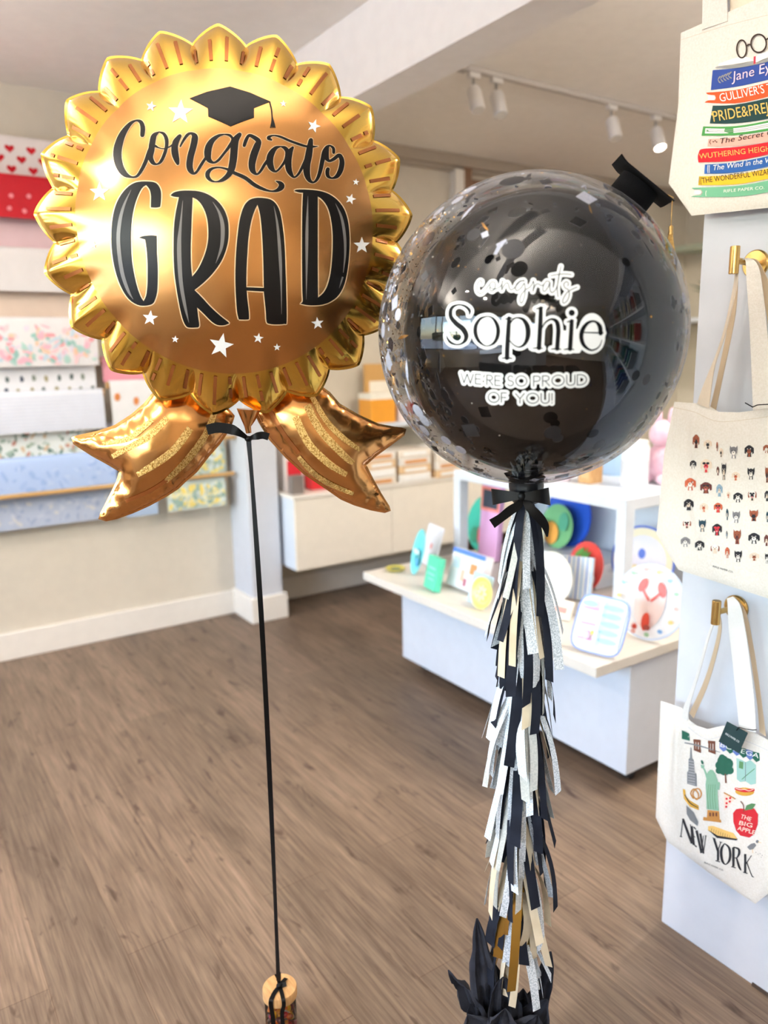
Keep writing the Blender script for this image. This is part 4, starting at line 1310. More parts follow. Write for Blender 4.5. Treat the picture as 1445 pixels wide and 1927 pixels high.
# ================================================================== BRASS HOOKS AND TOTE BAGS
def hook(px_disc, px_bar, label):
    c = at(px_disc[0], px_disc[1], 0, XC)
    h = thing('wall_hook', c, label, 'wall hook', 'brass wall hooks on the white partition')
    M = Matrix.Rotation(R(-90), 4, 'Y')
    M = Matrix.Translation(c) @ M
    G().lathe([(.0275, 0), (.0275, .004), (.025, .0065), (.008, .0075), (.0001, .0078)], 48, M=M).build('wall_plate', BRASS, h, smooth=30)
    b = at(px_bar[0], px_bar[1], 0, XC - .075)
    G().tube([c + Vector((-.004, 0, 0)), Vector((XC - .075, c.y, c.z + .004))], .0062, 16).build('arm', BRASS, h, smooth=40)
    G().lathe([(.0001, -.026), (.0085, -.026), (.0093, -.025), (.0093, .025), (.0085, .026), (.0001, .026)], 28, M=Matrix.Translation((XC - .075, c.y, c.z + .004))).build('upright_bar', BRASS, h, smooth=30)
    return c
H2 = hook((1423, 497), (1394, 497), 'upper brass wall hook holding the tote printed with little dogs')
H3 = hook((1386, 1143), (1360, 1142), 'lower brass wall hook holding the New York tote bag')
def tote(name_label, XF, outline, height, seed, folds, mname='canvas_cotton', mcol=None):
    """outline: list of ('p', x, y) picture points or ('w', y, z) wall points on the plane x = XF"""
    O = []
    for k, a, b in outline:
        if k == 'p':
            q = at(a, b, 0, XF); O.append((q.y, q.z))
        else: O.append((a, b))
    A, F, u, d, B = inflate(O, .0085, height, .6)
    ys = [q[0] for q in O]; zs = [q[1] for q in O]
    t = thing('tote_bag', (XF, sum(ys) / len(ys), min(zs)), name_label, 'tote bag', 'canvas tote bags on the white partition')
    vs, back = [], []
    for (y, z), h, dd in zip(A, u, d):
        e = min(1, dd / .03)
        f = 0
        for (fy, fz, dy, dz, wd, am) in folds:
            l = math.hypot(dy, dz)
            k = ((y - fy) * dz - (z - fz) * dy) / l
            al = ((y - fy) * dy + (z - fz) * dz) / l
            f += am * math.exp(-(k / wd) ** 2) * (1 / (1 + math.exp(-(al) / .02))) * (1 / (1 + math.exp((al - l) / .03)))
        n = noise.noise(Vector((y * 9, z * 9, seed))) * .003 + noise.noise(Vector((y * 30, z * 22, seed))) * .0009
        vs.append(Vector((XF - h - (f + n) * e, y, z)))
        back.append(Vector((XF + h * .5, y, z)))
    g = G().add(vs, [tuple(reversed(f)) for f in F]).add(back, F)
    o = g.build('bag_body', COTTON if mcol is None else mat(mname, mcol, .95, nscale=260, bump=.4, bscale=700), t, smooth=60)
    return t, bvh_of(g), O
def strap(parent, L_px, R_px, m=COTTON, th=.0018, name='handle'):
    """L_px / R_px: edge points (x, y, distance from the wall)"""
    L_px, R_px = catmull(L_px, 5), catmull(R_px, 5)
    L = [at(x, y, 0, XC - q) for x, y, q in L_px]
    Rr = [at(x, y, 0, XC - q) for x, y, q in R_px]
    return G().strip(L, Rr, th).build(name, m, parent, smooth=60)
def hem(pr, pts, mi=0):
    pr.stroke([(x, y, .9) for x, y in pts], mi, .0006, n=4, caps=False)
def C_(r, g, b): return mat('ink_%d_%d_%d' % (r, g, b), (r, g, b), .85)
STITCH = C_(212, 198, 176)
# ---- bag 1: stack of books
XF1 = XC - .045
t1, b1, O1 = tote('cream canvas tote printed with stacked classic novels, highest on the partition', XF1,
    [('p', 1281, 62), ('p', 1276, 200), ('p', 1258, 345), ('p', 1301, 406), ('w', .70, 1.668), ('w', .665, 1.72), ('w', .675, 2.06)], .014, 1, [(1.02, 1.98, -.05, -.12, .02, .002)])
strap(t1, [(1321, 56, .05), (1322, 20, .045), (1322, -60, .03)], [(1369, 40, .05), (1368, 0, .045), (1367, -70, .03)])
strap(t1, [(1374, 36, .038), (1374, 0, .03), (1373, -70, .02)], [(1445, 20, .038), (1446, -10, .03), (1440, -80, .02)], mat('cream_webbing', (236, 222, 198), .95, nscale=260, bump=.4, bscale=700))
pr = Print(lambda x, y, off: cam_cast(b1, x, y, off))
s = 986 / 215
def Q(*p): return T(1230, 0, s, p)
hem(pr, Q((235, 345), (600, 230), (986, 130)), 0)
PAL1 = [STITCH, C_(46, 74, 152), C_(228, 88, 38), C_(22, 60, 60), C_(74, 150, 76), C_(250, 248, 240), C_(240, 178, 160), C_(214, 30, 44), C_(44, 96, 168), C_(246, 196, 46), C_(116, 184, 146), C_(60, 44, 36), C_(232, 190, 100), C_(246, 214, 224), C_(206, 60, 80), C_(150, 150, 148)]
BKO = [.0008]
def book(pts, mi):
    pr.fill([round_loop(Q(*pts), 50)], mi, BKO[0], 12)
    BKO[0] += .00009
book([(510, 606), (700, 590), (880, 560), (1100, 505), (1350, 440), (1340, 590), (1100, 660), (880, 715), (700, 752), (495, 778)], 1)
book([(455, 800), (700, 778), (950, 722), (1350, 620), (1340, 740), (950, 845), (700, 893), (440, 886), (470, 868), (530, 866), (538, 845), (530, 822), (470, 816)], 2)
book([(470, 822), (525, 826), (532, 846), (524, 862), (472, 862)], 5)
book([(512, 912), (700, 905), (980, 850), (1350, 760), (1345, 935), (980, 1028), (700, 1066), (486, 1066)], 3)
book([(430, 1092), (700, 1090), (980, 1044), (1350, 960), (1350, 1045), (980, 1130), (700, 1168), (415, 1172)], 4)
book([(450, 1108), (700, 1108), (980, 1062), (1345, 982), (1345, 1030), (980, 1110), (700, 1148), (445, 1152)], 5)
book([(475, 1200), (700, 1186), (980, 1140), (1350, 1060), (1350, 1130), (980, 1220), (700, 1262), (468, 1262)], 6)
book([(400, 1296), (450, 1282), (700, 1270), (980, 1228), (1350, 1140), (1350, 1240), (980, 1335), (700, 1388), (390, 1402), (384, 1350)], 7)
book([(445, 1420), (700, 1402), (980, 1350), (1350, 1262), (1350, 1340), (980, 1440), (700, 1490), (440, 1500)], 8)
book([(396, 1522), (700, 1508), (980, 1455), (1350, 1360), (1350, 1450), (980, 1545), (700, 1592), (388, 1598)], 9)
book([(335, 1620), (700, 1605), (980, 1560), (1350, 1470), (1350, 1570), (980, 1660), (700, 1698), (325, 1700), (350, 1690), (410, 1686), (428, 1660), (410, 1634), (345, 1632)], 10)
for a in ((455, 1122), (455, 1136)):
    pr.stroke(Q((a[0], a[1], 4), (700, a[1], 4), (980, a[1] - 44, 4), (1340, a[1] - 125, 4)), 15, .0021, n=4, caps=False)
pr.fill([round_loop(Q((355, 1642), (405, 1644), (418, 1660), (404, 1678), (352, 1682)), 50)], 5, .0021, 0)
# open book pages, bookmark, glasses
book([(535, 588), (560, 575), (700, 560), (860, 530), (890, 545), (1000, 500), (1345, 410), (1345, 440), (1000, 530), (880, 560), (700, 590)], 15)
book([(565, 552), (700, 505), (800, 492), (865, 522), (900, 480), (1000, 445), (1340, 370), (1340, 405), (1000, 495), (890, 540), (860, 528), (700, 555), (560, 572)], 5)
book([(868, 490), (886, 486), (884, 556), (876, 548), (866, 560)], 14)
def ring(cx, cy, rx, ry, w, mi, n=26, off=.0026):
    pts = [(cx + rx * math.cos(2 * math.pi * i / n), cy + ry * math.sin(2 * math.pi * i / n), w) for i in range(n + 1)]
    pr.stroke(Q(*pts), mi, off, n=1, caps=False)
ring(766, 425, 42, 76, 13, 11); ring(912, 378, 66, 78, 14, 11); ring(1120, 330, 66, 78, 14, 11)
pr.stroke(Q((808, 400, 12), (828, 386, 14), (846, 392, 12)), 11, .0026)
pr.stroke(Q((978, 345, 12), (1020, 318, 14), (1055, 320, 12)), 11, .0026)
for body, a, b, h, mi, sh in (('Jane Eyre', (675, 705), (1120, 590), 80, 13, .3), ("GULLIVER'S TRAVELS", (582, 882), (1290, 735), 72, 5, 0), ('PRIDE&PREJUDICE', (525, 1052), (1280, 925), 92, 12, 0),
                              ('The Secret Garden', (585, 1240), (1240, 1130), 46, 11, .3), ('WUTHERING HEIGHTS', (402, 1372), (1090, 1295), 46, 12, 0), ('The Wind in the Willows', (525, 1470), (1180, 1380), 46, 5, .3),
                              ('THE WONDERFUL WIZARD OF OZ', (425, 1582), (1220, 1475), 48, 11, 0), ('RIFLE PAPER CO.', (610, 1662), (960, 1630), 26, 5, .1)):
    (x0, y0), (x1, y1) = Q(a, b)
    pr.text(body, (x0, y0), (x1, y1), h / s, mi, .0024, shear=sh)
for k in range(5):
    for sg in (-1, 1):
        x, y = 560 + k * 24, 690 - k * 10 + sg * 22
        pr.stroke(Q((560 + k * 22, 690 - k * 8, 4), (x + 14, y, 12), (x + 26, y + sg * 6, 3)), 15, .0024, n=3, caps=False)
for x in (475, 488): pr.stroke(Q((x, 1425, 5), (x - 4, 1460, 5), (x, 1495, 5)), 5, .0024, n=3, caps=False)
for x in (403, 416): pr.stroke(Q((x, 1528, 4), (x - 5, 1560, 4), (x, 1594, 4)), 11, .0024, n=3, caps=False)
pr.disc(*Q((513, 988))[0], 11 / s, 12, .0024)
for i, (x, y) in enumerate(((520, 1224), (536, 1216), (550, 1226))): pr.disc(*Q((x, y))[0], 6 / s, 11, .0024)
pr.stroke(Q((500, 1206, 4), (488, 1226, 5), (500, 1246, 4)), 11, .0024, n=3, caps=False)
pr.stroke(Q((460, 1645, 5), (455, 1670, 5), (458, 1692, 5)), 5, .0024, n=3, caps=False)
pr.g.build('printed_books', PAL1, t1)

# ---- bag 2: dogs
XF2 = XC - .05
t2, b2, O2 = tote('cream canvas tote printed with rows of small dog portraits, on the upper brass hook', XF2,
    [('p', 1269, 756), ('p', 1250, 850), ('p', 1235, 1005), ('p', 1276, 1072), ('w', .80, .925), ('w', .70, .93), ('w', .655, .99), ('w', .675, 1.305), ('p', 1440, 765), ('p', 1420, 772), ('p', 1390, 776), ('p', 1352, 775), ('p', 1338, 766), ('p', 1325, 760)], .016, 2,
    [(1.0, 1.30, -.02, -.17, .010, .010), (.99, 1.12, -.05, -.14, .014, .007), (1.06, 1.03, -.06, .02, .008, -.002), (1.0, .97, -.05, .05, .012, -.002)])
strap(t2, [(1384, 500, .062), (1380, 540, .06), (1357, 640, .052), (1322, 730, .052), (1312, 760, .056)], [(1389, 498, .066), (1386, 540, .068), (1366, 625, .062), (1345, 690, .058), (1334, 768, .058)], mat('cream_webbing_shaded', (226, 212, 192), .95, nscale=260, bump=.4, bscale=700))  # left leg of the front handle: its shade is put into the webbing colour
strap(t2, [(1384, 505, .045), (1374, 590, .03), (1352, 700, .03), (1336, 770, .04)], [(1389, 510, .045), (1384, 590, .03), (1362, 700, .03), (1346, 776, .04)], mat('back_webbing_shaded', (200, 178, 150), .95))  # back handle: darker webbing copy, shade painted into the colour
strap(t2, [(1397, 488, .058), (1403, 492, .066), (1405, 530, .068), (1411, 620, .06), (1417, 772, .07)], [(1408, 486, .05), (1424, 496, .062), (1433, 530, .066), (1445, 640, .058), (1456, 766, .068)])
strap(t2, [(1400, 487, .045), (1422, 500, .03), (1444, 600, .02), (1462, 760, .03)], [(1410, 487, .045), (1432, 500, .03), (1470, 600, .02), (1492, 756, .03)], mat('back_webbing_shaded', (200, 178, 150), .95))
G().tube([at(x, y, 0, XC - q) for x, y, q in ((1402, 758, .075), (1416, 766, .077), (1425, 762, .08), (1460, 760, .08))], .0011, 6).build('tag_cord', BLACKM, t2, smooth=60)
pr = Print(lambda x, y, off: cam_cast(b2, x, y, off))
s = 1172 / 225
def Q(*p): return T(1220, 740, s, p)
hem(pr, Q((250, 140), (450, 185), (640, 268), (820, 275), (1172, 230)), 0)
PAL2 = [STITCH, C_(34, 34, 40), C_(150, 82, 56), C_(226, 206, 184), C_(96, 48, 44), C_(196, 96, 64), C_(134, 160, 178), C_(240, 232, 222), C_(204, 50, 60), C_(226, 132, 140), C_(30, 62, 78), C_(120, 118, 120)]
dogs = [(468, 470, 2, 1, 32, 72, 0), (585, 500, 3, 1, 40, 48, 0), (676, 520, 2, 1, 9, 50, 0), (715, 580, 3, 1, 20, 48, 0), (838, 580, 11, 7, 46, 62, 1), (990, 565, 1, 2, 46, 62, 0), (1160, 545, 2, 7, 34, 44, 0),
        (440, 697, 1, 7, 30, 44, 0), (568, 710, 3, 8, 56, 72, 2), (683, 760, 4, 4, 14, 48, 0), (742, 770, 1, 3, 26, 84, 1), (858, 812, 3, 5, 40, 46, 0), (1008, 790, 1, 7, 42, 58, 1), (1165, 800, 2, 1, 22, 80, 1),
        (413, 890, 5, 7, 54, 66, 0), (566, 925, 4, 2, 58, 60, 2), (698, 950, 6, 6, 30, 66, 0), (786, 995, 3, 5, 18, 34, 0), (880, 1020, 1, 7, 46, 52, 0), (1020, 1000, 7, 1, 42, 56, 2), (1165, 1005, 1, 1, 24, 56, 0),
        (398, 1090, 1, 1, 48, 60, 0), (545, 1120, 3, 5, 40, 48, 0), (685, 1120, 5, 8, 42, 52, 2), (775, 1185, 10, 10, 12, 60, 0), (863, 1215, 11, 7, 44, 58, 1), (1035, 1200, 2, 1, 52, 56, 1), (1168, 1210, 10, 10, 12, 56, 0),
        (380, 1280, 7, 4, 40, 46, 2), (530, 1300, 10, 3, 42, 60, 1), (675, 1335, 1, 8, 48, 62, 2), (770, 1385, 11, 6, 8, 42, 0), (872, 1410, 2, 4, 44, 72, 1), (1037, 1420, 1, 7, 56, 58, 0), (1160, 1440, 4, 4, 24, 60, 0),
        (365, 1455, 11, 7, 46, 52, 0), (505, 1490, 1, 7, 46, 52, 0), (655, 1525, 7, 3, 44, 48, 0), (775, 1560, 5, 3, 22, 58, 0), (882, 1600, 1, 7, 44, 56, 1), (1040, 1600, 3, 2, 48, 44, 0), (1165, 1620, 1, 7, 24, 50, 1)]
for x, y, c, c2, w, h, ear in dogs:
    q = lambda a, b: Q((x + a * w, y + b * h))[0]
    pr.fill([[q(-.34, .3), q(.34, .3), q(.46, .95), q(-.46, .95)]], c if c != 7 else 3, .0008, 0)          # chest
    if w > 16: pr.fill([[q(-.18, .5), q(.18, .5), q(.22, .92), q(-.22, .92)]], c2, .0010, 0)
    if ear == 1:
        for sg in (-1, 1): pr.fill([[q(sg * .25, -.55), q(sg * .85, -.35), q(sg * .78, -1.1)]], c, .0009, 0)
    else:
        for sg in (-1, 1): pr.fill([[q(sg * .5, -.75), q(sg * .98, -.45), q(sg * 1.0, .35), q(sg * .72, .5), q(sg * .55, -.1)]], c if c != 7 else 2, .0009, 0)
    a, b = q(0, -.25)
    pr.disc(a, b, .80 * w / s, c, .0012, .66 * h / s)
    a, b = q(0, .10)
    pr.disc(a, b, .40 * w / s, c2 if c2 != c else 3, .0014, .34 * h / s)
    if w > 16:
        for sg in (-1, 1):
            a, b = q(sg * .32, -.32)
            pr.disc(a, b, (.30 if ear == 2 else .10) * w / s, 1 if c != 1 else (8 if ear == 2 else 7), .0016, (.17 if ear == 2 else .07) * h / s)
        a, b = q(0, -.02); pr.disc(a, b, .13 * w / s, 1, .0018, .09 * h / s)
        if ear == 2: a, b = q(0, .3); pr.disc(a, b, .2 * w / s, 9, .0018, .14 * h / s)
(x0, y0), (x1, y1) = Q((632, 1702), (832, 1762))
pr.text('RIFLE PAPER CO.', (x0, y0), (x1, y1), 3.4, 1, .0012)
pr.g.build('printed_dogs', PAL2, t2)

# ---- bag 3: New York
XF3 = XC - .055
s = 688 / 225
def Q(*p): return T(1220, 1090, s, p)
def qp(*p): return [('p',) + q for q in Q(*p)]
t3, b3, O3 = tote('off-white canvas tote lettered NEW YORK with a red apple, on the lower hook', XF3,
    qp((70, 700), (58, 1000), (42, 1370), (110, 1510), (350, 1690), (615, 1868), (700, 1800), (790, 1720), (800, 1300), (810, 1000), (688, 925), (630, 892), (560, 862), (430, 842), (340, 862), (280, 842), (240, 815), (222, 790), (195, 742), (120, 716)), .018, 3,
    [(.985, .60, -.012, -.22, .012, .013), (.93, .33, -.06, -.10, .02, .007), (.86, .6, -.02, -.2, .02, .003)])
W3 = mat('white_webbing', (220, 218, 214), .95, nscale=260, bump=.4, bscale=700)
def q3(pts): return [Q((a, b))[0] + (c,) for a, b, c in pts]
strap(t3, q3([(391, 160, .070), (380, 215, .068), (335, 340, .058), (290, 500, .058), (240, 650, .062), (205, 735, .066), (192, 800, .074)]), q3([(398, 165, .072), (388, 225, .070), (350, 340, .060), (306, 500, .060), (264, 640, .064), (236, 740, .068), (226, 815, .076)]), W3)
strap(t3, q3([(395, 165, .050), (400, 300, .03), (330, 560, .03), (236, 770, .045)]), q3([(402, 165, .050), (420, 300, .03), (352, 580, .03), (260, 800, .045)]), mat('back_webbing_shaded', (200, 178, 150), .95))  # back handle again in the webbing colour darkened for shade
strap(t3, q3([(452, 112, .060), (457, 160, .070), (462, 280, .066), (482, 450, .064), (508, 700, .068), (524, 862, .080)]), q3([(487, 100, .052), (528, 150, .064), (556, 280, .064), (582, 460, .062), (610, 700, .066), (620, 882, .078)]), W3)
strap(t3, q3([(490, 104, .045), (536, 170, .03), (580, 400, .022), (625, 700, .03), (640, 880, .045)]), q3([(496, 104, .045), (560, 190, .03), (606, 400, .022), (650, 700, .03), (676, 905, .045)]), mat('back_webbing_shaded', (200, 178, 150), .95))
pr = Print(lambda x, y, off: cam_cast(b3, x, y, off))
PAL3 = [C_(206, 204, 204), C_(34, 34, 38), C_(120, 122, 124), C_(136, 178, 150), C_(30, 92, 72), C_(200, 34, 46), C_(232, 190, 110), C_(190, 132, 66), C_(112, 66, 46), C_(242, 214, 196), C_(238, 236, 228), C_(98, 118, 178), C_(150, 190, 180), C_(84, 130, 84), C_(210, 160, 60)]
hem(pr, Q((228, 850), (330, 920), (430, 905), (560, 930), (688, 985)), 0)
F3 = lambda pts, mi, off=.0009, sp=0: pr.fill([Q(*pts)], mi, off, sp)
# subway sign, bridge, bodega awning
F3([(192, 868), (236, 888), (240, 930), (192, 918)], 4)
(x0, y0), (x1, y1) = Q((196, 912), (230, 924)); pr.text('WAY', (x0, y0), (x1, y1), 8, 10, .0013)
for x in (262, 346):
    y = 0 if x < 300 else 8
    for a, b in ((0, 10), (14, 24), (29, 39)): F3([(x + a, 925 + y), (x + b, 928 + y), (x + b + 1, 985 + y), (x + a, 980 + y)], 8)
    F3([(x - 2, 920 + y), (x + 40, 924 + y), (x + 40, 940 + y), (x - 2, 936 + y)], 8); F3([(x, 975 + y), (x + 42, 980 + y), (x + 42, 1000 + y), (x, 984 + y)], 8)
pr.stroke(Q((208, 940, 7), (300, 960, 8), (414, 996, 3)), 2, .0008, caps=False)
for i, c in enumerate((11, 4, 11, 4, 11, 4)):
    x = 412 + i * 38; y = 930 + i * 12
    F3([(x, y), (x + 37, y + 10), (x + 40, y + 52), (x + 20, y + 62), (x - 2, y + 40)], c)
(x0, y0), (x1, y1) = Q((414, 962), (634, 1030)); pr.text('BODEGA', (x0, y0), (x1, y1), 8.5, 10, .0014)
# skyscraper
F3([(243, 968), (249, 968), (254, 1030), (262, 1040), (268, 1110), (278, 1120), (280, 1192), (224, 1176), (224, 1110), (232, 1100), (232, 1036), (240, 1026)], 2)
for k in range(9): pr.stroke(Q((230, 1044 + k * 16, 2.4), (270, 1052 + k * 16, 2.4)), 0, .0012, caps=False)
# statue
F3([(340, 1115), (356, 1095), (372, 1098), (386, 1120), (402, 1160), (400, 1230), (404, 1300), (408, 1332), (336, 1322), (334, 1250), (330, 1180)], 3, .0010)
pr.stroke(Q((340, 1140, 14), (328, 1105, 10), (318, 1085, 8)), 3, .0011, n=3)
F3([(302, 1066), (324, 1070), (320, 1090), (306, 1086)], 3, .0012); F3([(306, 1060), (303, 1042), (312, 1040), (320, 1055), (318, 1066)], 4, .0013)
pr.disc(*Q((362, 1145))[0], 15 / s, 3, .0014, 19 / s)
for k in range(7):
    a = -2.5 + k * .36; pr.stroke(Q((362 + 15 * math.cos(a), 1138 + 17 * math.sin(a), 4), (362 + 38 * math.cos(a), 1138 + 44 * math.sin(a), 1.5)), 3, .0014, caps=False)
F3([(396, 1164), (414, 1168), (410, 1212), (392, 1206)], 3, .0013)
for k in range(4): pr.stroke(Q((350 + k * 12, 1180, 2), (342 + k * 14, 1250, 2), (348 + k * 14, 1320, 2)), 13, .0014, n=3, caps=False)
F3([(340, 1326), (408, 1334), (412, 1386), (338, 1372)], 7, .0010); F3([(318, 1366), (420, 1384), (422, 1400), (316, 1386)], 7, .0012)
for k in range(3): F3([(352 + k * 18, 1340), (362 + k * 18, 1342), (362 + k * 18, 1364), (352 + k * 18, 1362)], 8, .0014)
# tree
for x, y, r in ((430, 1045, 32), (455, 1062, 34), (412, 1070, 26), (440, 1095, 34), (470, 1100, 22), (408, 1100, 20), (425, 1025, 18)): pr.disc(*Q((x, y))[0], r / s, 4, .0010 + r * 1e-6)
pr.stroke(Q((444, 1118, 6), (446, 1145, 8), (448, 1172, 9)), 8, .0013, n=3, caps=False)
# map, hot dog, pizza, pretzel, taxi, ferry, office block
F3([(508, 1028), (540, 1040), (560, 1052), (588, 1040), (620, 1068), (620, 1176), (590, 1182), (560, 1162), (530, 1166), (510, 1150)], 12, .0010)
F3([(524, 1045), (548, 1052), (546, 1092), (522, 1085)], 13, .0013); pr.stroke(Q((540, 1150, 4), (575, 1120, 4), (612, 1090, 4)), 13, .0013, n=3); pr.stroke(Q((560, 1052, 3), (560, 1160, 3)), 2, .0014)
pr.disc(*Q((555, 1222))[0], 55 / s, 14, .0010, 24 / s, rot=.05); pr.stroke(Q((505, 1205, 16), (555, 1216, 18), (605, 1212, 16)), 5, .0012, n=4); pr.stroke(Q((505, 1202, 4), (530, 1210, 4), (555, 1208, 4), (580, 1216, 4), (605, 1208, 4)), 9, .0015, n=4)
F3([(438, 1228), (500, 1262), (438, 1330)], 9, .0010); pr.stroke(Q((438, 1228, 7), (500, 1262, 7)), 7, .0012)
for x, y in ((452, 1262), (472, 1258), (452, 1288), (470, 1278), (450, 1308)): pr.disc(*Q((x, y))[0], 6.5 / s, 5, .0014)
pr.stroke(Q((262, 1262, 7), (245, 1232, 8), (262, 1206, 8), (282, 1222, 8), (290, 1245, 7), (280, 1268, 7), (258, 1240, 7), (268, 1210, 7), (292, 1206, 8), (306, 1232, 8), (296, 1258, 7), (272, 1262, 7)), 7, .0012, n=3, caps=False)
F3([(198, 1205), (212, 1210), (218, 1248), (240, 1272), (290, 1302), (292, 1328), (240, 1308), (205, 1262)], 14, .0010); pr.stroke(Q((212, 1240, 5), (240, 1285, 6), (288, 1314, 4)), 1, .0013, n=3)
F3([(220, 1300), (262, 1340), (288, 1395), (284, 1420), (240, 1385), (222, 1350)], 2, .0010)
F3([(345, 1420), (372, 1418), (490, 1460), (516, 1498), (400, 1482), (344, 1444)], 6, .0010); F3([(344, 1440), (400, 1474), (516, 1494), (506, 1502), (396, 1488)], 1, .0012)
for k in range(9): pr.stroke(Q((366 + k * 13, 1432 + k * 5, 2), (364 + k * 13, 1452 + k * 5, 2)), 8, .0013, caps=False)
# apple
F3([(558, 1322), (580, 1312), (610, 1318), (632, 1352), (630, 1410), (610, 1466), (582, 1486), (556, 1480), (530, 1474), (506, 1446), (490, 1396), (488, 1345), (506, 1322), (532, 1318)], 5, .0010, 6)
pr.stroke(Q((550, 1338, 4), (548, 1300, 5), (534, 1278, 6)), 8, .0014, n=3); F3([(555, 1330), (566, 1300), (596, 1288), (620, 1292), (600, 1322)], 13, .0014)
for body, a, b in (('THE', (530, 1372), (590, 1392)), ('BIG', (522, 1410), (598, 1428)), ('APPLE', (512, 1440), (612, 1468))):
    (x0, y0), (x1, y1) = Q(a, b); pr.text(body, (x0, y0), (x1, y1), 24 / s, 9, .0016, fat=.01)
# lettering NEW YORK: tall narrow strokes with serifs
ny = [[(200, 1375, 5), (188, 1480, 5)], [(200, 1378, 12), (222, 1440, 14), (252, 1520, 14)], [(243, 1410, 4), (252, 1520, 4)], [(250, 1420, 14), (262, 1528, 14)], [(262, 1425, 8), (276, 1440, 5)], [(258, 1475, 4), (272, 1484, 4)], [(262, 1526, 5), (280, 1540, 8)],
      [(278, 1445, 14), (306, 1575, 12)], [(306, 1575, 4), (318, 1475, 4)], [(300, 1462, 12), (318, 1578, 10)], [(318, 1575, 4), (332, 1472, 5)],
      [(378, 1490, 12), (400, 1560, 13)], [(418, 1512, 5), (402, 1560, 6)], [(402, 1556, 13), (402, 1618, 13)], [(388, 1618, 5), (414, 1626, 5)],
      [(440, 1520, 5), (424, 1545, 13), (420, 1580, 15), (428, 1622, 13), (446, 1640, 5), (466, 1618, 13), (472, 1580, 14), (464, 1542, 12), (440, 1520, 5)],
      [(490, 1542, 14), (490, 1652, 14)], [(478, 1652, 5), (504, 1660, 5)], [(490, 1540, 5), (520, 1552, 12), (522, 1580, 13), (508, 1602, 6), (490, 1600, 4)], [(508, 1602, 8), (522, 1650, 13), (534, 1674, 6)],
      [(558, 1580, 13), (558, 1686, 13)], [(546, 1684, 5), (572, 1692, 5)], [(594, 1588, 4), (560, 1640, 5)], [(566, 1626, 6), (590, 1690, 5), (600, 1712, 5)], [(182, 1478, 5), (196, 1482, 5)], [(596, 1706, 4), (608, 1714, 4)], [(370, 1486, 4), (388, 1494, 4)], [(410, 1510, 4), (426, 1514, 4)]]
for i, q in enumerate(ny): pr.stroke(Q(*q), 1, .0010 + i * 3e-6, n=4, caps=False)
(x0, y0), (x1, y1) = Q((322, 1632), (432, 1678)); pr.text('RIFLE PAPER CO.', (x0, y0), (x1, y1), 2.8, 1, .0012)
# gull
F3([(568, 1540), (590, 1522), (612, 1516), (622, 1530), (604, 1552), (584, 1556)], 2, .0010); pr.disc(*Q((628, 1508))[0], 9 / s, 2, .0012); pr.stroke(Q((634, 1510, 4), (652, 1516, 1)), 6, .0012)
pr.stroke(Q((600, 1552, 2.5), (602, 1574, 2.5)), 6, .0012)
for x, y in ((620, 1570), (632, 1580), (644, 1578), (656, 1588), (650, 1598)): pr.disc(*Q((x, y))[0], 2 / s, 1, .0012)
pr.g.build('printed_city', PAL3, t3)
# hang tag on the New York bag
TAGC = mat('dark_green_card', (22, 52, 54), .7)
tg = [Q(p)[0] for p in ((452, 818), (572, 884), (520, 1002), (404, 934))]
P4 = [at(x, y, 0, XC - .092) for x, y in tg]
nrm = (P4[1] - P4[0]).cross(P4[3] - P4[0]).normalized()
if nrm.x > 0: nrm = -nrm
ht = thing('hang_tag', P4[3], 'dark green square card hang tag tied to the New York tote', 'tag')
g = G().add(P4 + [p - nrm * .0008 for p in P4], [(0, 1, 2, 3), (7, 6, 5, 4), (0, 4, 5, 1), (1, 5, 6, 2), (2, 6, 7, 3), (3, 7, 4, 0)])
bt = bvh_of(g)
tgo = g.build('tag_card', TAGC, ht)
pr = Print(lambda x, y, off: cam_cast(bt, x, y, off))
(x0, y0), (x1, y1) = Q((442, 892), (522, 942)); pr.text('RIFLE PAPER CO.', (x0, y0), (x1, y1), 3.6, 0, .0006)
pr.g.build('tag_lettering', PRW, tgo)
G().tube([at(*Q((a, b))[0], 0, XC - q) for a, b, q in ((507, 870, .093), (520, 852, .094), (560, 862, .093), (600, 868, .086), (622, 866, .08))], .0009, 6).build('tag_cord', BLACKM, ht, smooth=60)

# ================================================================== DISPLAY TABLE
TX0, TX1, TY0, TY1, TZ = 1.72, 2.62, 1.462, 2.775, .49
tab = thing('display_table', (2.2, 2.1, 0), 'low white display table on castors with an open cube riser, behind the tassels', 'display table')
G().box((1.90, 1.478, .065), (2.50, 2.738, .455)).build('base_cabinet', WHITE, tab, bevel=.003)
G().box((TX0, TY0, .455), (TX1, TY1, TZ)).build('tabletop', mat('pale_wood_top', (220, 214, 204), .4, nscale=14, stretch=(1, 8, 1)), tab, bevel=.003)
RX0, RX1, RY0, RY1, RZ = 2.12, 2.60, 1.70, 2.64, .92
g = G()
for y0, y1 in ((RY0, RY0 + .042), (RY1 - .042, RY1)):
    for x0, x1 in ((RX0, RX0 + .05), (RX1 - .05, RX1)):
        g.box((x0, y0, TZ), (x1, y1, RZ - .04))
g.box((RX0, RY0, RZ - .042), (RX1, RY1, RZ)).box((RX1 - .012, RY0 + .042, TZ), (RX1 - .002, RY1 - .042, RZ - .042))
g.build('cube_riser', WHITE, tab, bevel=.003)
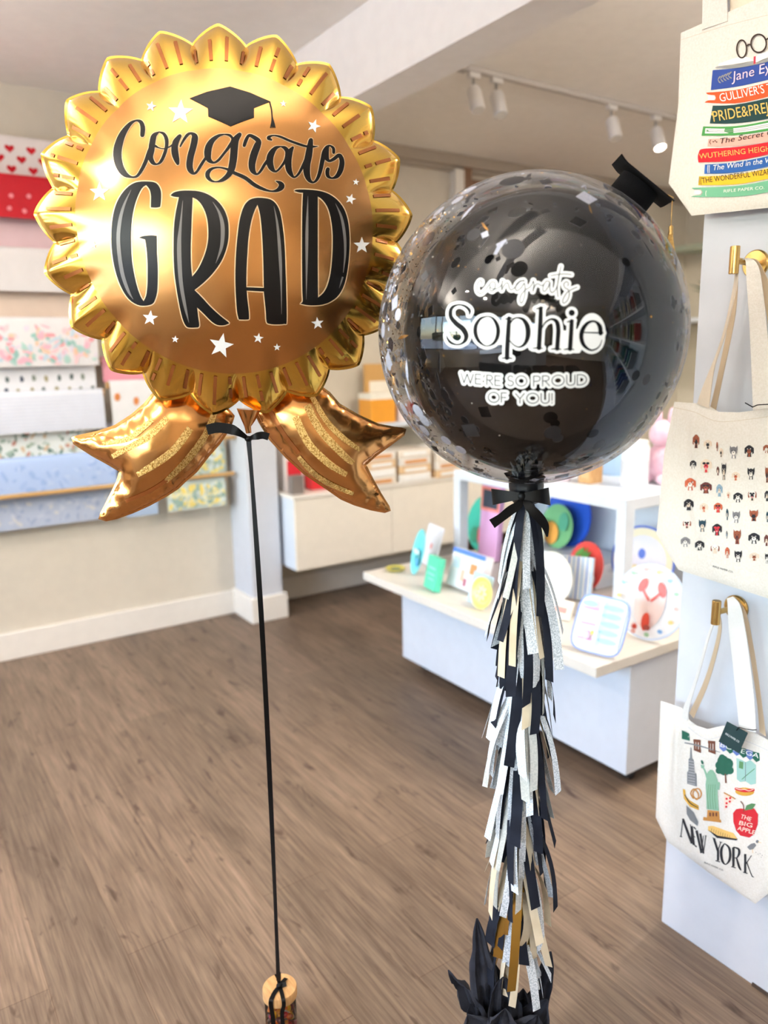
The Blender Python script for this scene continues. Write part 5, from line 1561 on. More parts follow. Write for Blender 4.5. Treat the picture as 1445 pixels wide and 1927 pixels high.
for x, y in ((1.99, 1.535), (2.42, 1.535), (1.99, 2.68), (2.42, 2.68)):
    g = G().box((x - .02, y - .015, .045), (x + .02, y + .015, .065)).box((x - .018, y - .016, .018), (x + .012, y - .012, .05)).box((x - .018, y + .012, .018), (x + .012, y + .016, .05))
    c = g.build('castor', flat((50, 52, 56), .5), tab, bevel=.001)
    G().tube([(x, y - .011, .021), (x, y + .011, .021)], .021, 20).build('wheel', flat((28, 28, 30), .6), c, smooth=40)

def stand(name, label, cat, px, z, yaw=0, tilt=14, group=None, x=None):
    """a thing standing with its bottom edge at a picture point on height z, leaning back"""
    p = at(px[0], px[1], 2, z)
    if x is not None: p = at(px[0], px[1], 0, x); p.z = z
    o = thing(name, (p.x, p.y, z + .001), label, cat, group)
    o.rotation_euler = Euler((0, R(tilt), R(yaw)), 'XYZ')
    return o
def plate_parts(o, d, h, rim, mats, deep=.014, marks=None, square=False):
    """plate or tray facing -X, bottom of the rim at the origin"""
    g = G(); n = 48
    prof = [(.0, .006), (.62, .006), (.72, .010), (.94, .018), (1.0, .020), (1.0, .016), (.74, .006), (.62, .0), (.0, .0)]
    vs, fs, ms = [], [], []
    for r, x in prof:
        for k in range(n):
            a = 2 * math.pi * k / n
            ca, sa = math.cos(a), math.sin(a)
            if square:
                e = .42; ca = math.copysign(abs(ca) ** e, ca); sa = math.copysign(abs(sa) ** e, sa)
            vs.append((-x * deep / .020, r * ca * d / 2, h / 2 + r * sa * h / 2))
    for i in range(len(prof) - 1):
        for k in range(n): fs.append((i * n + k, (i + 1) * n + k, (i + 1) * n + (k + 1) % n, i * n + (k + 1) % n))
    g.add(vs, fs)
    g.m = [1 if 2 <= i // n <= 4 else 0 for i in range(len(g.f))]
    g.m = [(2 if rim and 3 <= i // n <= 4 else (1 if i // n == 2 else 0)) for i in range(len(g.f))]
    b = g.build('plate_body', mats[:3], o, smooth=40, local=True)
    if marks:
        g = G()
        for (kind, cy, cz, ry, rz, mi, *rest) in marks:
            m = 18; rot = rest[0] if rest else 0
            pts = []
            for k in range(m):
                a = 2 * math.pi * k / m
                if kind == 'oval': u, v = ry * math.cos(a), rz * math.sin(a)
                elif kind == 'star': q = 1 if k % 2 else .45; u, v = ry * q * math.cos(a), rz * q * math.sin(a)
                else: u, v = ry * max(-1, min(1, 1.4 * math.cos(a))), rz * max(-1, min(1, 1.4 * math.sin(a)))
                pts.append((cy + u * math.cos(rot) - v * math.sin(rot), cz + u * math.sin(rot) + v * math.cos(rot)))
            rr = max(abs(p[0] / (d / 2)) ** 2 + abs((p[1] - h / 2) / (h / 2)) ** 2 for p in pts)
            x = -deep * (.31 if rr < .4 else 1.05 if rr > .55 else .62) - .0006 - .00008 * len(g.f)
            g.add([(x, cy, cz)] + [(x, p[0], p[1]) for p in pts], [(0, 1 + (k + 1) % m, 1 + k) for k in range(m)], mi)
        g.build('painted_pattern', mats[3:], b, local=True)
    return b
P_ = lambda *c: mat('glaze_%d_%d_%d' % c, c, .35, coat=.2)
cr, wh = P_(244, 240, 228), P_(246, 247, 250)
# big lobster plate
o = stand('round_plate', 'large round plate with a red lobster, at the near right end of the display table', 'plate', (1213, 1204), TZ, 8, 14)
mk = [('oval', .0, .125, .052, .09, 0, .1), ('oval', .0, .115, .018, .05, 1), ('oval', .0, .06, .014, .03, 1), ('oval', .032, .175, .014, .026, 1, .4), ('oval', -.034, .172, .014, .026, 1, -.4), ('box', .018, .145, .004, .022, 1, -.7), ('box', -.018, .145, .004, .022, 1, .7)]
for k in range(14): mk.append(('oval', .105 * math.cos(k * .449), .125 + .105 * math.sin(k * .449), .009, .007, 2 + k % 4))
mk += [('star', .02, .04, .015, .015, 1), ('oval', -.02, .045, .012, .009, 6)]
plate_parts(o, .25, .25, True, [wh, wh, P_(214, 226, 244), P_(240, 214, 206), P_(206, 64, 40), P_(236, 200, 120), P_(130, 170, 214), P_(150, 190, 150), P_(230, 170, 160), P_(150, 60, 50)], marks=mk)
# square tray
o = stand('square_tray', 'rounded square tray in pink and light blue with a blue rim, at the table corner', 'tray', (1118, 1232), TZ, 14, 28)
mk = [('box', .034, .095, .042, .072, 0), ('box', -.034, .095, .042, .072, 1)]
for k in range(5): mk += [('oval', -.036, .045 + k * .026, .032, .008, 2), ('box', .034, .040 + k * .024, .028, .003, 3 + k % 2)]
mk += [('box', 0, .095, .004, .075, 5), ('oval', .040, .150, .026, .010, 2), ('oval', .03, .05, .012, .012, 4), ('oval', .012, .062, .007, .007, 6)]
plate_parts(o, .175, .185, True, [wh, wh, P_(124, 150, 214), P_(244, 224, 228), P_(214, 232, 250), P_(160, 204, 240), P_(226, 160, 196), P_(216, 196, 232), wh, P_(250, 190, 90)], marks=mk, square=True)
# tomato plate, striped napkins, white plate
o = stand('oval_plate', 'bright red tomato plate with green leaf, behind the striped napkins', 'plate', (1118, 1108), TZ, -4, 14)
plate_parts(o, .185, .20, False, [P_(232, 74, 66)] * 3 + [P_(96, 160, 70), P_(240, 220, 230)], marks=[('star', .012, .135, .04, .045, 0), ('oval', -.04, .06, .026, .026, 1), ('oval', .04, .15, .01, .028, 0, .8)])
def pack(name, label, cat, px, w, h, th, col, stripes, yaw, tilt, z=TZ, sm=None, group=None):
    o = stand(name, label, cat, px, z, yaw, tilt, group)
    G().box((-th, -w / 2, 0), (0, w / 2, h)).build('packet', P_(*col), o, bevel=.003, local=True)
    g = G()
    mats = []
    for (y0, y1, z0, z1, c) in stripes:
        m = P_(*c)
        if m not in mats: mats.append(m)
        x = -th - .0005 - .00004 * len(g.f)
        g.add([(x, y0 * w, z0 * h), (x, y1 * w, z0 * h), (x, y1 * w, z1 * h), (x, y0 * w, z1 * h)], [(0, 3, 2, 1)], mats.index(m))
    if stripes: g.build('printed_design', mats, o, local=True)
    return o
bl = (96, 140, 214)
pack('napkin_pack', 'stack of napkins in fine blue and white stripes, leaning on the tomato plate', 'napkins', (1082, 1128), .125, .165, .022, (240, 244, 250), [(-.48 + k * .14, -.44 + k * .14, .01, .99, bl if k % 2 else (150, 190, 226)) for k in range(7)], 28, 14)
o = stand('round_plate', 'plain cream round plate half hidden by the tassels', 'plate', (1032, 1138), TZ, 4, 12)
plate_parts(o, .20, .20, False, [cr, cr, cr])
pack('small_card', 'small cream card lying low beside the square tray', 'card', (1052, 1165), .09, .07, .012, (246, 232, 214), [(-.3, .3, .3, .6, (230, 150, 140))], 10, 30)
# inside the riser, on a low white step
stepz = TZ + .10
st = setp(G().box((2.31, 1.98, TZ + .001), (2.54, 2.50, stepz)).build('display_step', WHITE, bevel=.003), 'low white block inside the riser of the display table', 'display block')
o = stand('round_plate', 'deep blue round plate with a pale band, standing on the block in the riser', 'plate', (1068, 1010), stepz, -4, 6, x=2.46)
plate_parts(o, .27, .27, True, [P_(40, 92, 206), P_(40, 92, 206), P_(30, 70, 180), P_(206, 220, 244)], marks=[('box', .02, .225, .028, .022, 0)])
o = stand('round_plate', 'green and orange fruit patterned plate in front of the deep blue plate', 'plate', (1047, 1014), stepz, -4, 8, x=2.40)
plate_parts(o, .19, .19, False, [P_(120, 184, 130), P_(120, 184, 130), P_(150, 200, 120), P_(244, 176, 86), P_(80, 160, 130)], marks=[('oval', .03, .06, .045, .05, 0), ('oval', -.04, .12, .03, .04, 1)])
pack('napkin_pack', 'pack of yellow and white striped napkins in front of the fruit plate', 'napkins', (1060, 1018), .095, .125, .02, (250, 246, 226), [(-.45 + k * .3, -.3 + k * .3, .0, 1, (246, 206, 80)) for k in range(3)], -2, 10, z=stepz)
COL.objects['napkin_pack.001'].location.x = 2.345
pack('napkin_pack', 'white napkins with a faint sea green print, between the white plate and the block', 'napkins', (1055, 1085), .16, .13, .02, (232, 240, 244), [(-.4 + k * .2, -.3 + k * .2, .2 + (k % 2) * .3, .4 + (k % 2) * .3, (180, 214, 222)) for k in range(4)], 0, 14)
o = stand('round_plate', 'cream round plate with a blue rim seen through the open side of the riser', 'plate', (1195, 1098), TZ, 6, 10, x=2.40)
plate_parts(o, .27, .27, True, [P_(236, 234, 244), P_(244, 236, 206), P_(70, 110, 210), P_(90, 120, 210), P_(240, 224, 170)], marks=[('oval', .01, .16, .016, .02, 0), ('oval', -.02, .11, .02, .016, 0), ('oval', .03, .10, .012, .014, 1)])
COL.objects[o.name].location.y -= .02
# left part of the table
pack('notebook', 'mint green boxed notebook near the front edge of the display table', 'notebook', (818, 1110), .095, .135, .03, (86, 208, 170), [(-.32, .3, .62, .68, (150, 236, 210)), (-.32, .34, .44, .49, (150, 236, 210)), (-.3, .2, .3, .34, (150, 236, 210))], -10, 12)
o = stand('oval_tray', 'tall aqua oval tray leaning behind the mint notebook', 'tray', (782, 1082), TZ, -14, 14)
plate_parts(o, .115, .20, False, [P_(110, 216, 224), P_(120, 220, 226), P_(96, 200, 214), P_(60, 160, 170), P_(214, 240, 246), P_(90, 180, 230)], marks=[('oval', .0, .07, .03, .03, 0), ('oval', .01, .10, .035, .012, 1), ('oval', -.005, .055, .02, .018, 2)])
pack('greeting_card', 'white card with a small red motif at the back left of the display table', 'card', (838, 1058), .15, .185, .008, (238, 238, 246), [(-.08, .06, .42, .55, (236, 160, 160)), (-.3, -.1, .06, .2, (220, 210, 236))], -12, 16)
pack('boxed_game', 'white box with a blue top edge and brown bear drawing, beside the mint notebook', 'box', (884, 1112), .205, .155, .045, (236, 234, 240), [(-.5, .5, .88, 1.0, (92, 136, 226)), (-.32, -.12, .45, .72, (206, 148, 96)), (.0, .12, .2, .5, (226, 190, 170)), (-.1, .0, .1, .3, (190, 110, 130)), (.2, .42, .5, .8, (206, 226, 244))], -2, 16)
o = stand('round_plate', 'small lemon slice plate in front of the white box', 'plate', (905, 1146), TZ, -2, 12)
mk = [('oval', 0, .06, .036, .036, 0)] + [('oval', .02 * math.cos(k * .785), .06 + .02 * math.sin(k * .785), .011, .005, 1, k * .785) for k in range(8)]
plate_parts(o, .12, .12, False, [P_(250, 240, 150), P_(250, 236, 120), P_(252, 244, 170), P_(255, 246, 130), P_(255, 252, 205)], marks=mk)
pack('blue_card', 'light blue card tucked under the lemon plate', 'card', (893, 1140), .12, .12, .006, (190, 220, 244), [], -4, 18)
o = stand('round_plate', 'sea green round plate with a watermelon pink motif inside the left of the riser', 'plate', (905, 1055), TZ, -6, 12, x=2.36)
plate_parts(o, .27, .27, False, [P_(60, 190, 166), P_(60, 190, 166), P_(90, 206, 180), P_(236, 110, 122), P_(40, 150, 120), P_(240, 160, 170)], marks=[('oval', -.015, .085, .05, .06, 0, .2), ('oval', .06, .07, .03, .04, 1), ('oval', -.05, .19, .018, .012, 2)])
pack('gift_pouch', 'pink pouch with a coral frame standing behind the sea green plate', 'pouch', (925, 1052), .13, .34, .03, (232, 178, 226), [(-.5, .5, .66, .70, (244, 140, 130)), (-.5, .5, .94, .98, (244, 140, 130)), (-.5, -.4, .66, .98, (244, 140, 130)), (.4, .5, .66, .98, (244, 140, 130)), (-.4, .4, .70, .94, (52, 66, 84))], -2, 4)
o = stand('small_dish', 'small yellow and dark green dish at the far left corner of the display table', 'dish', (744, 1074), TZ, 0, 0)
G().lathe([(.0001, 0), (.03, 0), (.045, .012), (.043, .014), (.028, .004), (.0001, .004)], 36).build('dish_bowl', P_(196, 186, 90), o, smooth=40, local=True)
G().lathe([(.0001, .0045), (.02, .0045), (.02, .009), (.0001, .01)], 20).build('painted_centre', P_(90, 110, 84), o, smooth=40, local=True)
# on top of the riser
def at_top(px, z=RZ, x=None):
    p = at(px[0], px[1], 2, z) if x is None else at(px[0], px[1], 0, x)
    return Vector((p.x, p.y, z + .0005))
def lathe_thing(name, label, cat, loc, prof, m, part='body', extra=None, n=40):
    o = thing(name, loc, label, cat)
    G().lathe(prof, n).build(part, m, o, smooth=40, local=True)
    if extra:
        for pn, pf, mm in extra: G().lathe(pf, n).build(pn, mm, o, smooth=40, local=True)
    return o
lathe_thing('candle_jar', 'tall white ribbed candle jar on top of the riser', 'candle', Vector((2.36, 1.86, RZ + .0005)), [(.0001, 0), (.046, 0), (.050, .004), (.050, .15), (.048, .155), (.0001, .155)], P_(240, 243, 248), 'jar', [('label_band', [(.0505, .03), (.0505, .1)], P_(214, 220, 228)), ('lid', [(.0001, .155), (.046, .156), (.046, .172), (.0001, .174)], P_(250, 250, 250))])
g_ = thing('wood_block', (2.30, 2.02, RZ + .0005), 'plain light wood block on top of the riser, left of the white candle jar', 'wood block')
G().box((-.035, -.03, 0), (.035, .03, .10)).build('block', OAK, g_, bevel=.002, local=True)
G().box((-.0355, -.02, .02), (-.035, .02, .08)).build('front_label', P_(214, 170, 120), g_, local=True)
bx = thing('floral_tin', (2.22, 2.16, RZ + .0005), 'low pale pink floral tin at the front of the riser top', 'tin')
G().box((-.05, -.07, 0), (.05, .07, .055)).build('tin', P_(238, 222, 232), bx, bevel=.006, local=True)
G().box((-.052, -.072, .055), (.052, .072, .068)).build('lid', P_(246, 238, 240), bx, bevel=.004, local=True)
# pink puff and blue pouch behind the white candle
pk = thing('plush_toy', (2.51, 1.85, RZ + .0005), 'soft pink plush toy on the riser, right of the white candle jar', 'plush toy')
PLUSH = mat('pink_plush', (240, 200, 216), .95, col2=(232, 184, 204), nscale=60, sheen=.5, bump=.5, bscale=200)
G().sphere((0, 0, .075), .07, 32, 20, sc=(.9, 1, 1.1)).build('body', PLUSH, pk, smooth=80, local=True)
G().sphere((0, 0, .185), .055, 28, 18).build('head', PLUSH, pk, smooth=80, local=True)
for sy in (-1, 1):
    G().sphere((0, sy * .03, .25), .02, 20, 14, sc=(.6, .8, 1.9)).build('ear', PLUSH, pk, smooth=80, local=True)
    G().sphere((-.04, sy * .035, .02), .026, 20, 14, sc=(1.3, .9, .8)).build('foot', PLUSH, pk, smooth=80, local=True)
bp_ = thing('ruffled_bag', (2.53, 2.10, RZ + .0005), 'light blue ruffled bag behind the pink plush toy', 'bag')
g = G()
vs = []
for i in range(9):
    for k in range(36):
        a = 2 * math.pi * k / 36; t = i / 8
        r = (.06 + .02 * math.sin(t * 3.1)) * (1 + .12 * t * math.sin(a * 9))
        vs.append((r * .7 * math.cos(a), r * math.sin(a), .33 * t))
g.add(vs, [(i * 36 + k, i * 36 + (k + 1) % 36, (i + 1) * 36 + (k + 1) % 36, (i + 1) * 36 + k) for i in range(8) for k in range(36)])
g.build('bag', mat('light_blue_cloth', (176, 206, 236), .9), bp_, smooth=60, local=True)
G().lathe([(.066, .20), (.070, .21), (.066, .22)], 30).build('tie', P_(240, 230, 200), bp_, local=True, smooth=60)
# little cup by the partition
lathe_thing('paper_cup', 'small aqua topped cup beside the partition, right of the big lobster plate', 'cup', Vector((2.50, 1.60, TZ + .0005)), [(.0001, 0), (.026, 0), (.036, .085), (.034, .085), (.025, .003), (.0001, .003)], P_(232, 220, 206), 'cup', [('aqua_band', [(.0342, .06), (.0366, .086)], P_(90, 200, 196))])

# ================================================================== FLOATING CABINET AND WHAT STANDS ON IT
CZ0, CZ1, CY = .287, .700, 3.60
cab = thing('wall_cabinet', (3.0, 3.8, CZ0), 'long cream wall-hung cabinet between the pilaster and the timber door', 'cabinet')
CAB = mat('cream_cabinet', (238, 228, 212), .5)
G().box((1.815, CY + .018, CZ0), (4.30, YB + .039, CZ1 - .02)).build('carcass', WHITE, cab, bevel=.002)
for k in range(4):
    x0 = 1.815 + k * .6212
    G().box((x0 + .0015, CY, CZ0 + .001), (x0 + .6197, CY + .0175, CZ1 - .022)).build('door', CAB, cab, bevel=.0015)
G().box((1.805, CY - .01, CZ1 - .02), (4.31, YB + .039, CZ1)).build('worktop', mat('cream_worktop', (240, 232, 220), .4), cab, bevel=.002)
# raised shelf on the right of the cabinet
sh = thing('counter_shelf', (3.3, 3.85, CZ1), 'white raised shelf standing on the cream cabinet, right of the pilaster', 'shelf')
G().box((2.48, 3.765, 1.005), (4.25, 4.0, 1.03)).build('shelf_board', WHITE, sh, bevel=.002)
for x in (2.50, 3.10, 3.70, 4.21): G().box((x, 3.77, CZ1 + .0005), (x + .02, 4.0, 1.005)).build('shelf_upright', WHITE, sh, bevel=.002)
def crate(name, label, cat, x, y, z, sx, sy, sz, col, lidc=None, spot=None, yaw=0, group=None):
    o = thing(name, (x, y, z + .0005), label, cat, group)
    o.rotation_euler.z = R(yaw)
    G().box((-sx / 2, -sy / 2, 0), (sx / 2, sy / 2, sz)).build('carton', P_(*col), o, bevel=.003, local=True)
    if lidc: G().box((-sx / 2 - .001, -sy / 2 - .001, sz * .8), (sx / 2 + .001, sy / 2 + .001, sz + .002)).build('lid', P_(*lidc), o, bevel=.003, local=True)
    if spot:
        c, k = spot
        if k == 'oval':
            G().tube([(0, -sy / 2 - .0005, sz * .5), (0, -sy / 2 - .002, sz * .5)], min(sx, sz) * .3, 24).build('front_label', P_(*c), o, local=True)
        else: G().box((-sx * .36, -sy / 2 - .0012, sz * .25), (sx * .36, -sy / 2 - .0003, sz * .7)).build('front_label', P_(*c), o, local=True)
    return o
crate('gift_box', 'white box with a red front, first on the cabinet beside the pilaster', 'box', 1.90, 3.80, CZ1, .12, .10, .24, (236, 226, 222), None, ((206, 30, 46), 'box'))
crate('gift_box', 'red round-fronted box on the cabinet, second from the pilaster', 'box', 2.03, 3.74, CZ1, .11, .09, .17, (206, 34, 44), None, ((240, 200, 190), 'oval'))
crate('gift_box', 'pale pink box on the cabinet, between the red box and the yellow box', 'box', 2.11, 3.68, CZ1, .06, .05, .12, (240, 206, 200))
crate('gift_box', 'low pale yellow box on the cabinet right of the pink box', 'box', 2.19, 3.70, CZ1, .08, .07, .09, (236, 214, 130))
crate('book_stand', 'dark grey bookend at the left end of the cabinet', 'bookend', 1.86, 3.66, CZ1, .07, .05, .10, (120, 110, 104))
for i, (x, w) in enumerate(((2.36, .2), (2.60, .22), (2.85, .2))):
    for k in range(4):
        wd = ['lowest', 'second from the bottom', 'third from the bottom', 'topmost'][k]
        pl = ['left', 'middle', 'right'][i]
        crate('card_box', 'cream card box, %s in the %s stack on the cabinet' % (wd, pl), 'card box', x, 3.67, CZ1 + k * .047, w, .17, .045, ((240, 228, 212), (250, 244, 236), (232, 196, 150), (244, 236, 226))[(k + i) % 4], None, ((214, 150, 90) if (k + i) % 3 == 0 else (250, 248, 244), 'box'), yaw=random.uniform(-3, 3), group='card boxes stacked on the cabinet')
lathe_thing('drink_tumbler', 'pale blue tumbler at the right of the card boxes on the cabinet', 'tumbler', Vector((3.02, 3.70, CZ1 + .0005)), [(.0001, 0), (.032, 0), (.040, .12), (.040, .20), (.0001, .205)], P_(206, 222, 240), 'cup', [('lid', [(.0001, .2055), (.042, .206), (.042, .22), (.0001, .222)], P_(150, 160, 170))])
lathe_thing('candle_jar', 'small white candle jar beside the pale blue tumbler on the cabinet', 'candle', Vector((3.14, 3.68, CZ1 + .0005)), [(.0001, 0), (.036, 0), (.036, .09), (.0001, .092)], P_(240, 232, 222), 'jar', [('wick', [(.0015, .092), (.001, .105)], P_(60, 50, 40))])
# on the raised shelf
crate('gift_box', 'orange box with white top on the raised shelf', 'box', 2.52, 3.86, 1.03, .17, .14, .17, (232, 158, 50), (246, 240, 226))
crate('gift_box', 'white box with a red oval on the raised shelf, right of the orange box', 'box', 2.70, 3.84, 1.03, .14, .12, .15, (244, 226, 222), None, ((226, 50, 60), 'oval'))
crate('display_basket', 'dark basket with black goods on the raised shelf behind the bubble balloon', 'basket', 2.93, 3.86, 1.03, .22, .14, .25, (62, 54, 48), (96, 86, 76))
crate('picture_frame', 'small framed print in warm wood on the raised shelf behind the dark basket', 'picture frame', 2.60, 3.95, 1.03, .22, .02, .34, (206, 160, 96), None, ((246, 238, 222), 'box'))

# ================================================================== GIFT WRAP DISPLAY ON THE BACK WALL
YBA, YBB = YB - .07, YB - .122
def wrap(name_label, x0, x1, z1, z0, yf, base, marks, group='gift wrap sheets on the back wall', rough=.55):
    """sheet of wrap hung over its rod: rolled top, slight belly; marks: (kind, density/spec, colours)"""
    o = thing('gift_wrap_sheet', ((x0 + x1) / 2, yf, z0), name_label, 'gift wrap', group)
    y0 = yf
    prof = []
    for k in range(9):
        a = math.pi * (1 - k / 8); prof.append((y0 + .022 + .022 * math.cos(a) * 1.0, z1 - .022 + .022 * math.sin(a)))
    prof = prof[::-1]
    n = 10
    for i in range(1, n + 1):
        t = i / n
        prof.append((y0 + .008 * math.sin(math.pi * t) * -.5, z1 - .022 - (z1 - .022 - z0) * t))
    g = G()
    L = [(x0, y, z) for y, z in prof]; Rr = [(x1, y, z) for y, z in prof]
    g.strip(L, Rr, .0015)
    sheet = g.build('sheet', mat('wrap_%d_%d_%d' % base, base, rough), o, smooth=60)
    G().tube([(x0 - .01, y0 + .022, z1 - .022), (x1 + .01, y0 + .022, z1 - .022)], .018, 14).build('rod', OAK, o, smooth=40)
    def fy(z):
        t = min(1, max(0, (z1 - .022 - z) / (z1 - .022 - z0)))
        return y0 - .004 * math.sin(math.pi * t) - .0022
    g = G(); ms = []
    rnd = random.Random(int(x0 * 1000 + z1 * 77))
    def blob(cx, cz, rx, rz, c, rot=0, n=9, wob=.25):
        m = C_(*c)
        if m not in ms: ms.append(m)
        pts = []
        for k in range(n):
            a = 2 * math.pi * k / n; q = 1 + rnd.uniform(-wob, wob)
            u, v = rx * q * math.cos(a), rz * q * math.sin(a)
            pts.append((cx + u * math.cos(rot) - v * math.sin(rot), cz + u * math.sin(rot) + v * math.cos(rot)))
        if min(p[0] for p in pts) < x0 or max(p[0] for p in pts) > x1 or min(p[1] for p in pts) < z0 or max(p[1] for p in pts) > z1 - .03: return
        e = .00003 * (len(g.f) % 40)
        g.add([(cx, fy(cz) - e, cz)] + [(p[0], fy(p[1]) - e, p[1]) for p in pts], [(0, 1 + k, 1 + (k + 1) % n) for k in range(n)], ms.index(m))
    if marks:
        kind = marks[0]
        if kind == 'hearts':
            sp, c = marks[1], marks[2]
            m = C_(*c); ms.append(m)
            r_ = 0; z = z0 + .03
            while z < z1 - .05:
                x = x0 + .03 + (sp / 2 if r_ % 2 else 0)
                while x < x1 - .03:
                    pts = []
                    for k in range(18):
                        a = 2 * math.pi * k / 18
                        pts.append((x + (.0175) * math.sin(a) ** 3 * 1.15, z + (.0175) * (.8125 * math.cos(a) - .3125 * math.cos(2 * a) - .125 * math.cos(3 * a) - .0625 * math.cos(4 * a)) * 1.1))
                    g.add([(x, fy(z), z)] + [(p[0], fy(p[1]), p[1]) for p in pts], [(0, 1 + (k + 1) % 18, 1 + k) for k in range(18)], 0)
                    x += sp
                z += sp * .48; r_ += 1
        elif kind == 'dots':
            sp, rr, cols = marks[1], marks[2], marks[3]
            r_ = 0; z = z0 + sp * .5
            while z < z1 - .035:
                x = x0 + sp * (.5 if r_ % 2 else .25)
                while x < x1 - rr:
                    blob(x + rnd.uniform(-1, 1) * sp * marks[4], z + rnd.uniform(-1, 1) * sp * marks[4], rr, rr * marks[5], rnd.choice(cols), 0, 8, .12)
                    x += sp
                z += sp * marks[6]; r_ += 1
        elif kind == 'floral':
            for _ in range(marks[1]):
                blob(rnd.uniform(x0, x1), rnd.uniform(z0, z1), rnd.uniform(.3, 1) * marks[2], rnd.uniform(.15, .5) * marks[2], rnd.choice(marks[3]), rnd.uniform(0, 3.1))
        elif kind == 'lines':
            z = z0 + .012; m = C_(*marks[2]); ms.append(m)
            while z < z1 - .03:
                g.add([(x0 + .003, fy(z), z), (x1 - .003, fy(z), z), (x1 - .003, fy(z + .003), z + .003), (x0 + .003, fy(z + .003), z + .003)], [(0, 1, 2, 3)], 0)
                z += marks[1]
    if g.f:
        g.build('printed_pattern', ms, sheet)
    return o
gb = thing('wrap_rack', (.4, YB - .02, .6), 'pale wall rack with uprights carrying the hanging gift wrap sheets', 'wall rack')
for x in (-1.2, -.3, .935, 1.575): G().box((x, YB - .024, .62), (x + .03, YB - .001, 2.42)).build('rack_upright', WALLP, gb, bevel=.002)
WL0, WL1 = -1.35, .92
wrap('gift wrap sheet with small red hearts on white, topmost on the back wall', WL0, .99, 2.395, 2.18, YBA, (244, 236, 232), ('hearts', .088, (206, 24, 40)))
wrap('bright red gift wrap sheet with white dots, below the hearts', WL0, .98, 2.225, 2.04, YBB, (200, 12, 34), ('dots', .075, .0105, [(240, 150, 160)], .12, 1, .8))
wrap('plain dusty pink gift wrap sheet below the red dotted one', WL0, .97, 2.075, 1.885, YBA, (226, 196, 202), None)
wrap('plain white gift wrap sheet below the dusty pink one', WL0, .96, 1.92, 1.73, YBB, (236, 233, 234), None)
wrap('plain beige gift wrap sheet above the pastel floral one', WL0, .95, 1.765, 1.585, YBA, (220, 200, 184), None)
pas = [(240, 190, 206), (250, 214, 220), (176, 214, 206), (150, 196, 190), (246, 206, 180), (206, 224, 236), (240, 160, 170), (236, 226, 240)]
wrap('pastel pink and mint floral gift wrap sheet in the middle of the wall', WL0, .945, 1.62, 1.40, YBB, (240, 238, 240), ('floral', 900, .028, pas))
wrap('white gift wrap sheet with rows of small dark figures, below the pastel floral', WL0, .935, 1.435, 1.26, YBA, (238, 238, 242), ('dots', .055, .009, [(96, 110, 110), (130, 140, 130), (80, 90, 110), (170, 160, 120)], .08, 1.7, 1.05))
wrap('pale blue-white pinstriped gift wrap sheet above the botanical one', WL0, .95, 1.29, 1.10, YBB, (230, 234, 244), ('lines', .016, (206, 212, 232)))
wrap('botanical gift wrap sheet with sage leaves and rust flowers', WL0, .86, 1.135, .955, YBA, (232, 236, 232), ('floral', 800, .020, [(120, 146, 130), (170, 190, 176), (196, 140, 124), (150, 170, 150), (100, 130, 120), (214, 190, 160)]))
wrap('sky blue mottled gift wrap sheet just above the wooden rail', WL0, .98, .99, .80, YBB, (176, 198, 236), ('floral', 260, .03, [(166, 190, 232), (190, 208, 240), (156, 182, 228)]))
wrap('grey-blue mottled gift wrap sheet hanging below the wooden rail', WL0, .97, .815, .648, YBA, (186, 196, 216), ('floral', 420, .022, [(176, 188, 212), (204, 210, 224), (214, 214, 216), (166, 180, 208)]))
wrap('gift wrap sheet of pink, blue and red blocks behind the rosette balloon', .97, 1.32, 1.44, 1.315, YBA, (236, 160, 176), ('dots', .11, .045, [(214, 40, 40), (110, 140, 214), (236, 150, 170)], .0, 1.6, .9), group='gift wrap sheets on the right rack column')
wrap('white gift wrap sheet with brown giraffes and lions', .985, 1.33, 1.325, 1.10, YBB, (240, 240, 242), ('dots', .085, .014, [(170, 90, 60), (220, 140, 80), (120, 170, 130), (130, 120, 110)], .25, 1.5, 1.0), group='gift wrap sheets on the right rack column')
wrap('plain pale lilac gift wrap sheet below the giraffe one', .96, 1.34, 1.12, .955, YBA, (226, 228, 242), None, group='gift wrap sheets on the right rack column')
wrap('pale grey-blue gift wrap sheet beside the sky blue one', 1.0, 1.30, .99, .80, YBB, (206, 218, 230), None, group='gift wrap sheets on the right rack column')
wrap('sage gift wrap sheet with yellow and white flowers, above the rail by the pilaster', 1.32, 1.57, .995, .81, YBA, (190, 206, 200), ('floral', 240, .022, [(240, 220, 120), (226, 236, 232), (150, 180, 170)]), group='gift wrap sheets on the right rack column')
wrap('sage gift wrap sheet with yellow and white flowers, below the rail by the pilaster', 1.22, 1.54, .815, .648, YBB, (196, 210, 204), ('floral', 300, .024, [(240, 220, 120), (226, 236, 232), (150, 180, 170), (240, 236, 190)]), group='gift wrap sheets on the right rack column')
wrap('slate blue gift wrap sheet below the rail, behind the left ribbon tail', 1.01, 1.17, .815, .648, YBB, (170, 190, 216), None, group='gift wrap sheets on the right rack column')
for lab, z, x0, x1 in (('long light wood rail across the gift wrap, below the sky blue sheet', .818, WL0, 1.585), ('short light wood rail above the sage gift wrap by the pilaster', 1.01, 1.30, 1.60)):
    o = thing('wooden_rail', ((x0 + x1) / 2, YB - .142, z), lab, 'rail')
    G().tube([(x0, YB - .142, z), (x1, YB - .142, z)], .011, 16).build('rod', mat('honey_wood', (190, 152, 96), .5, nscale=40), o, smooth=40)
    for x in (x0 + .05, x1 - .02): G().box((x - .006, YB - .138, z - .006), (x + .006, YB - .126, z + .006)).build('bracket', BRASS, o)

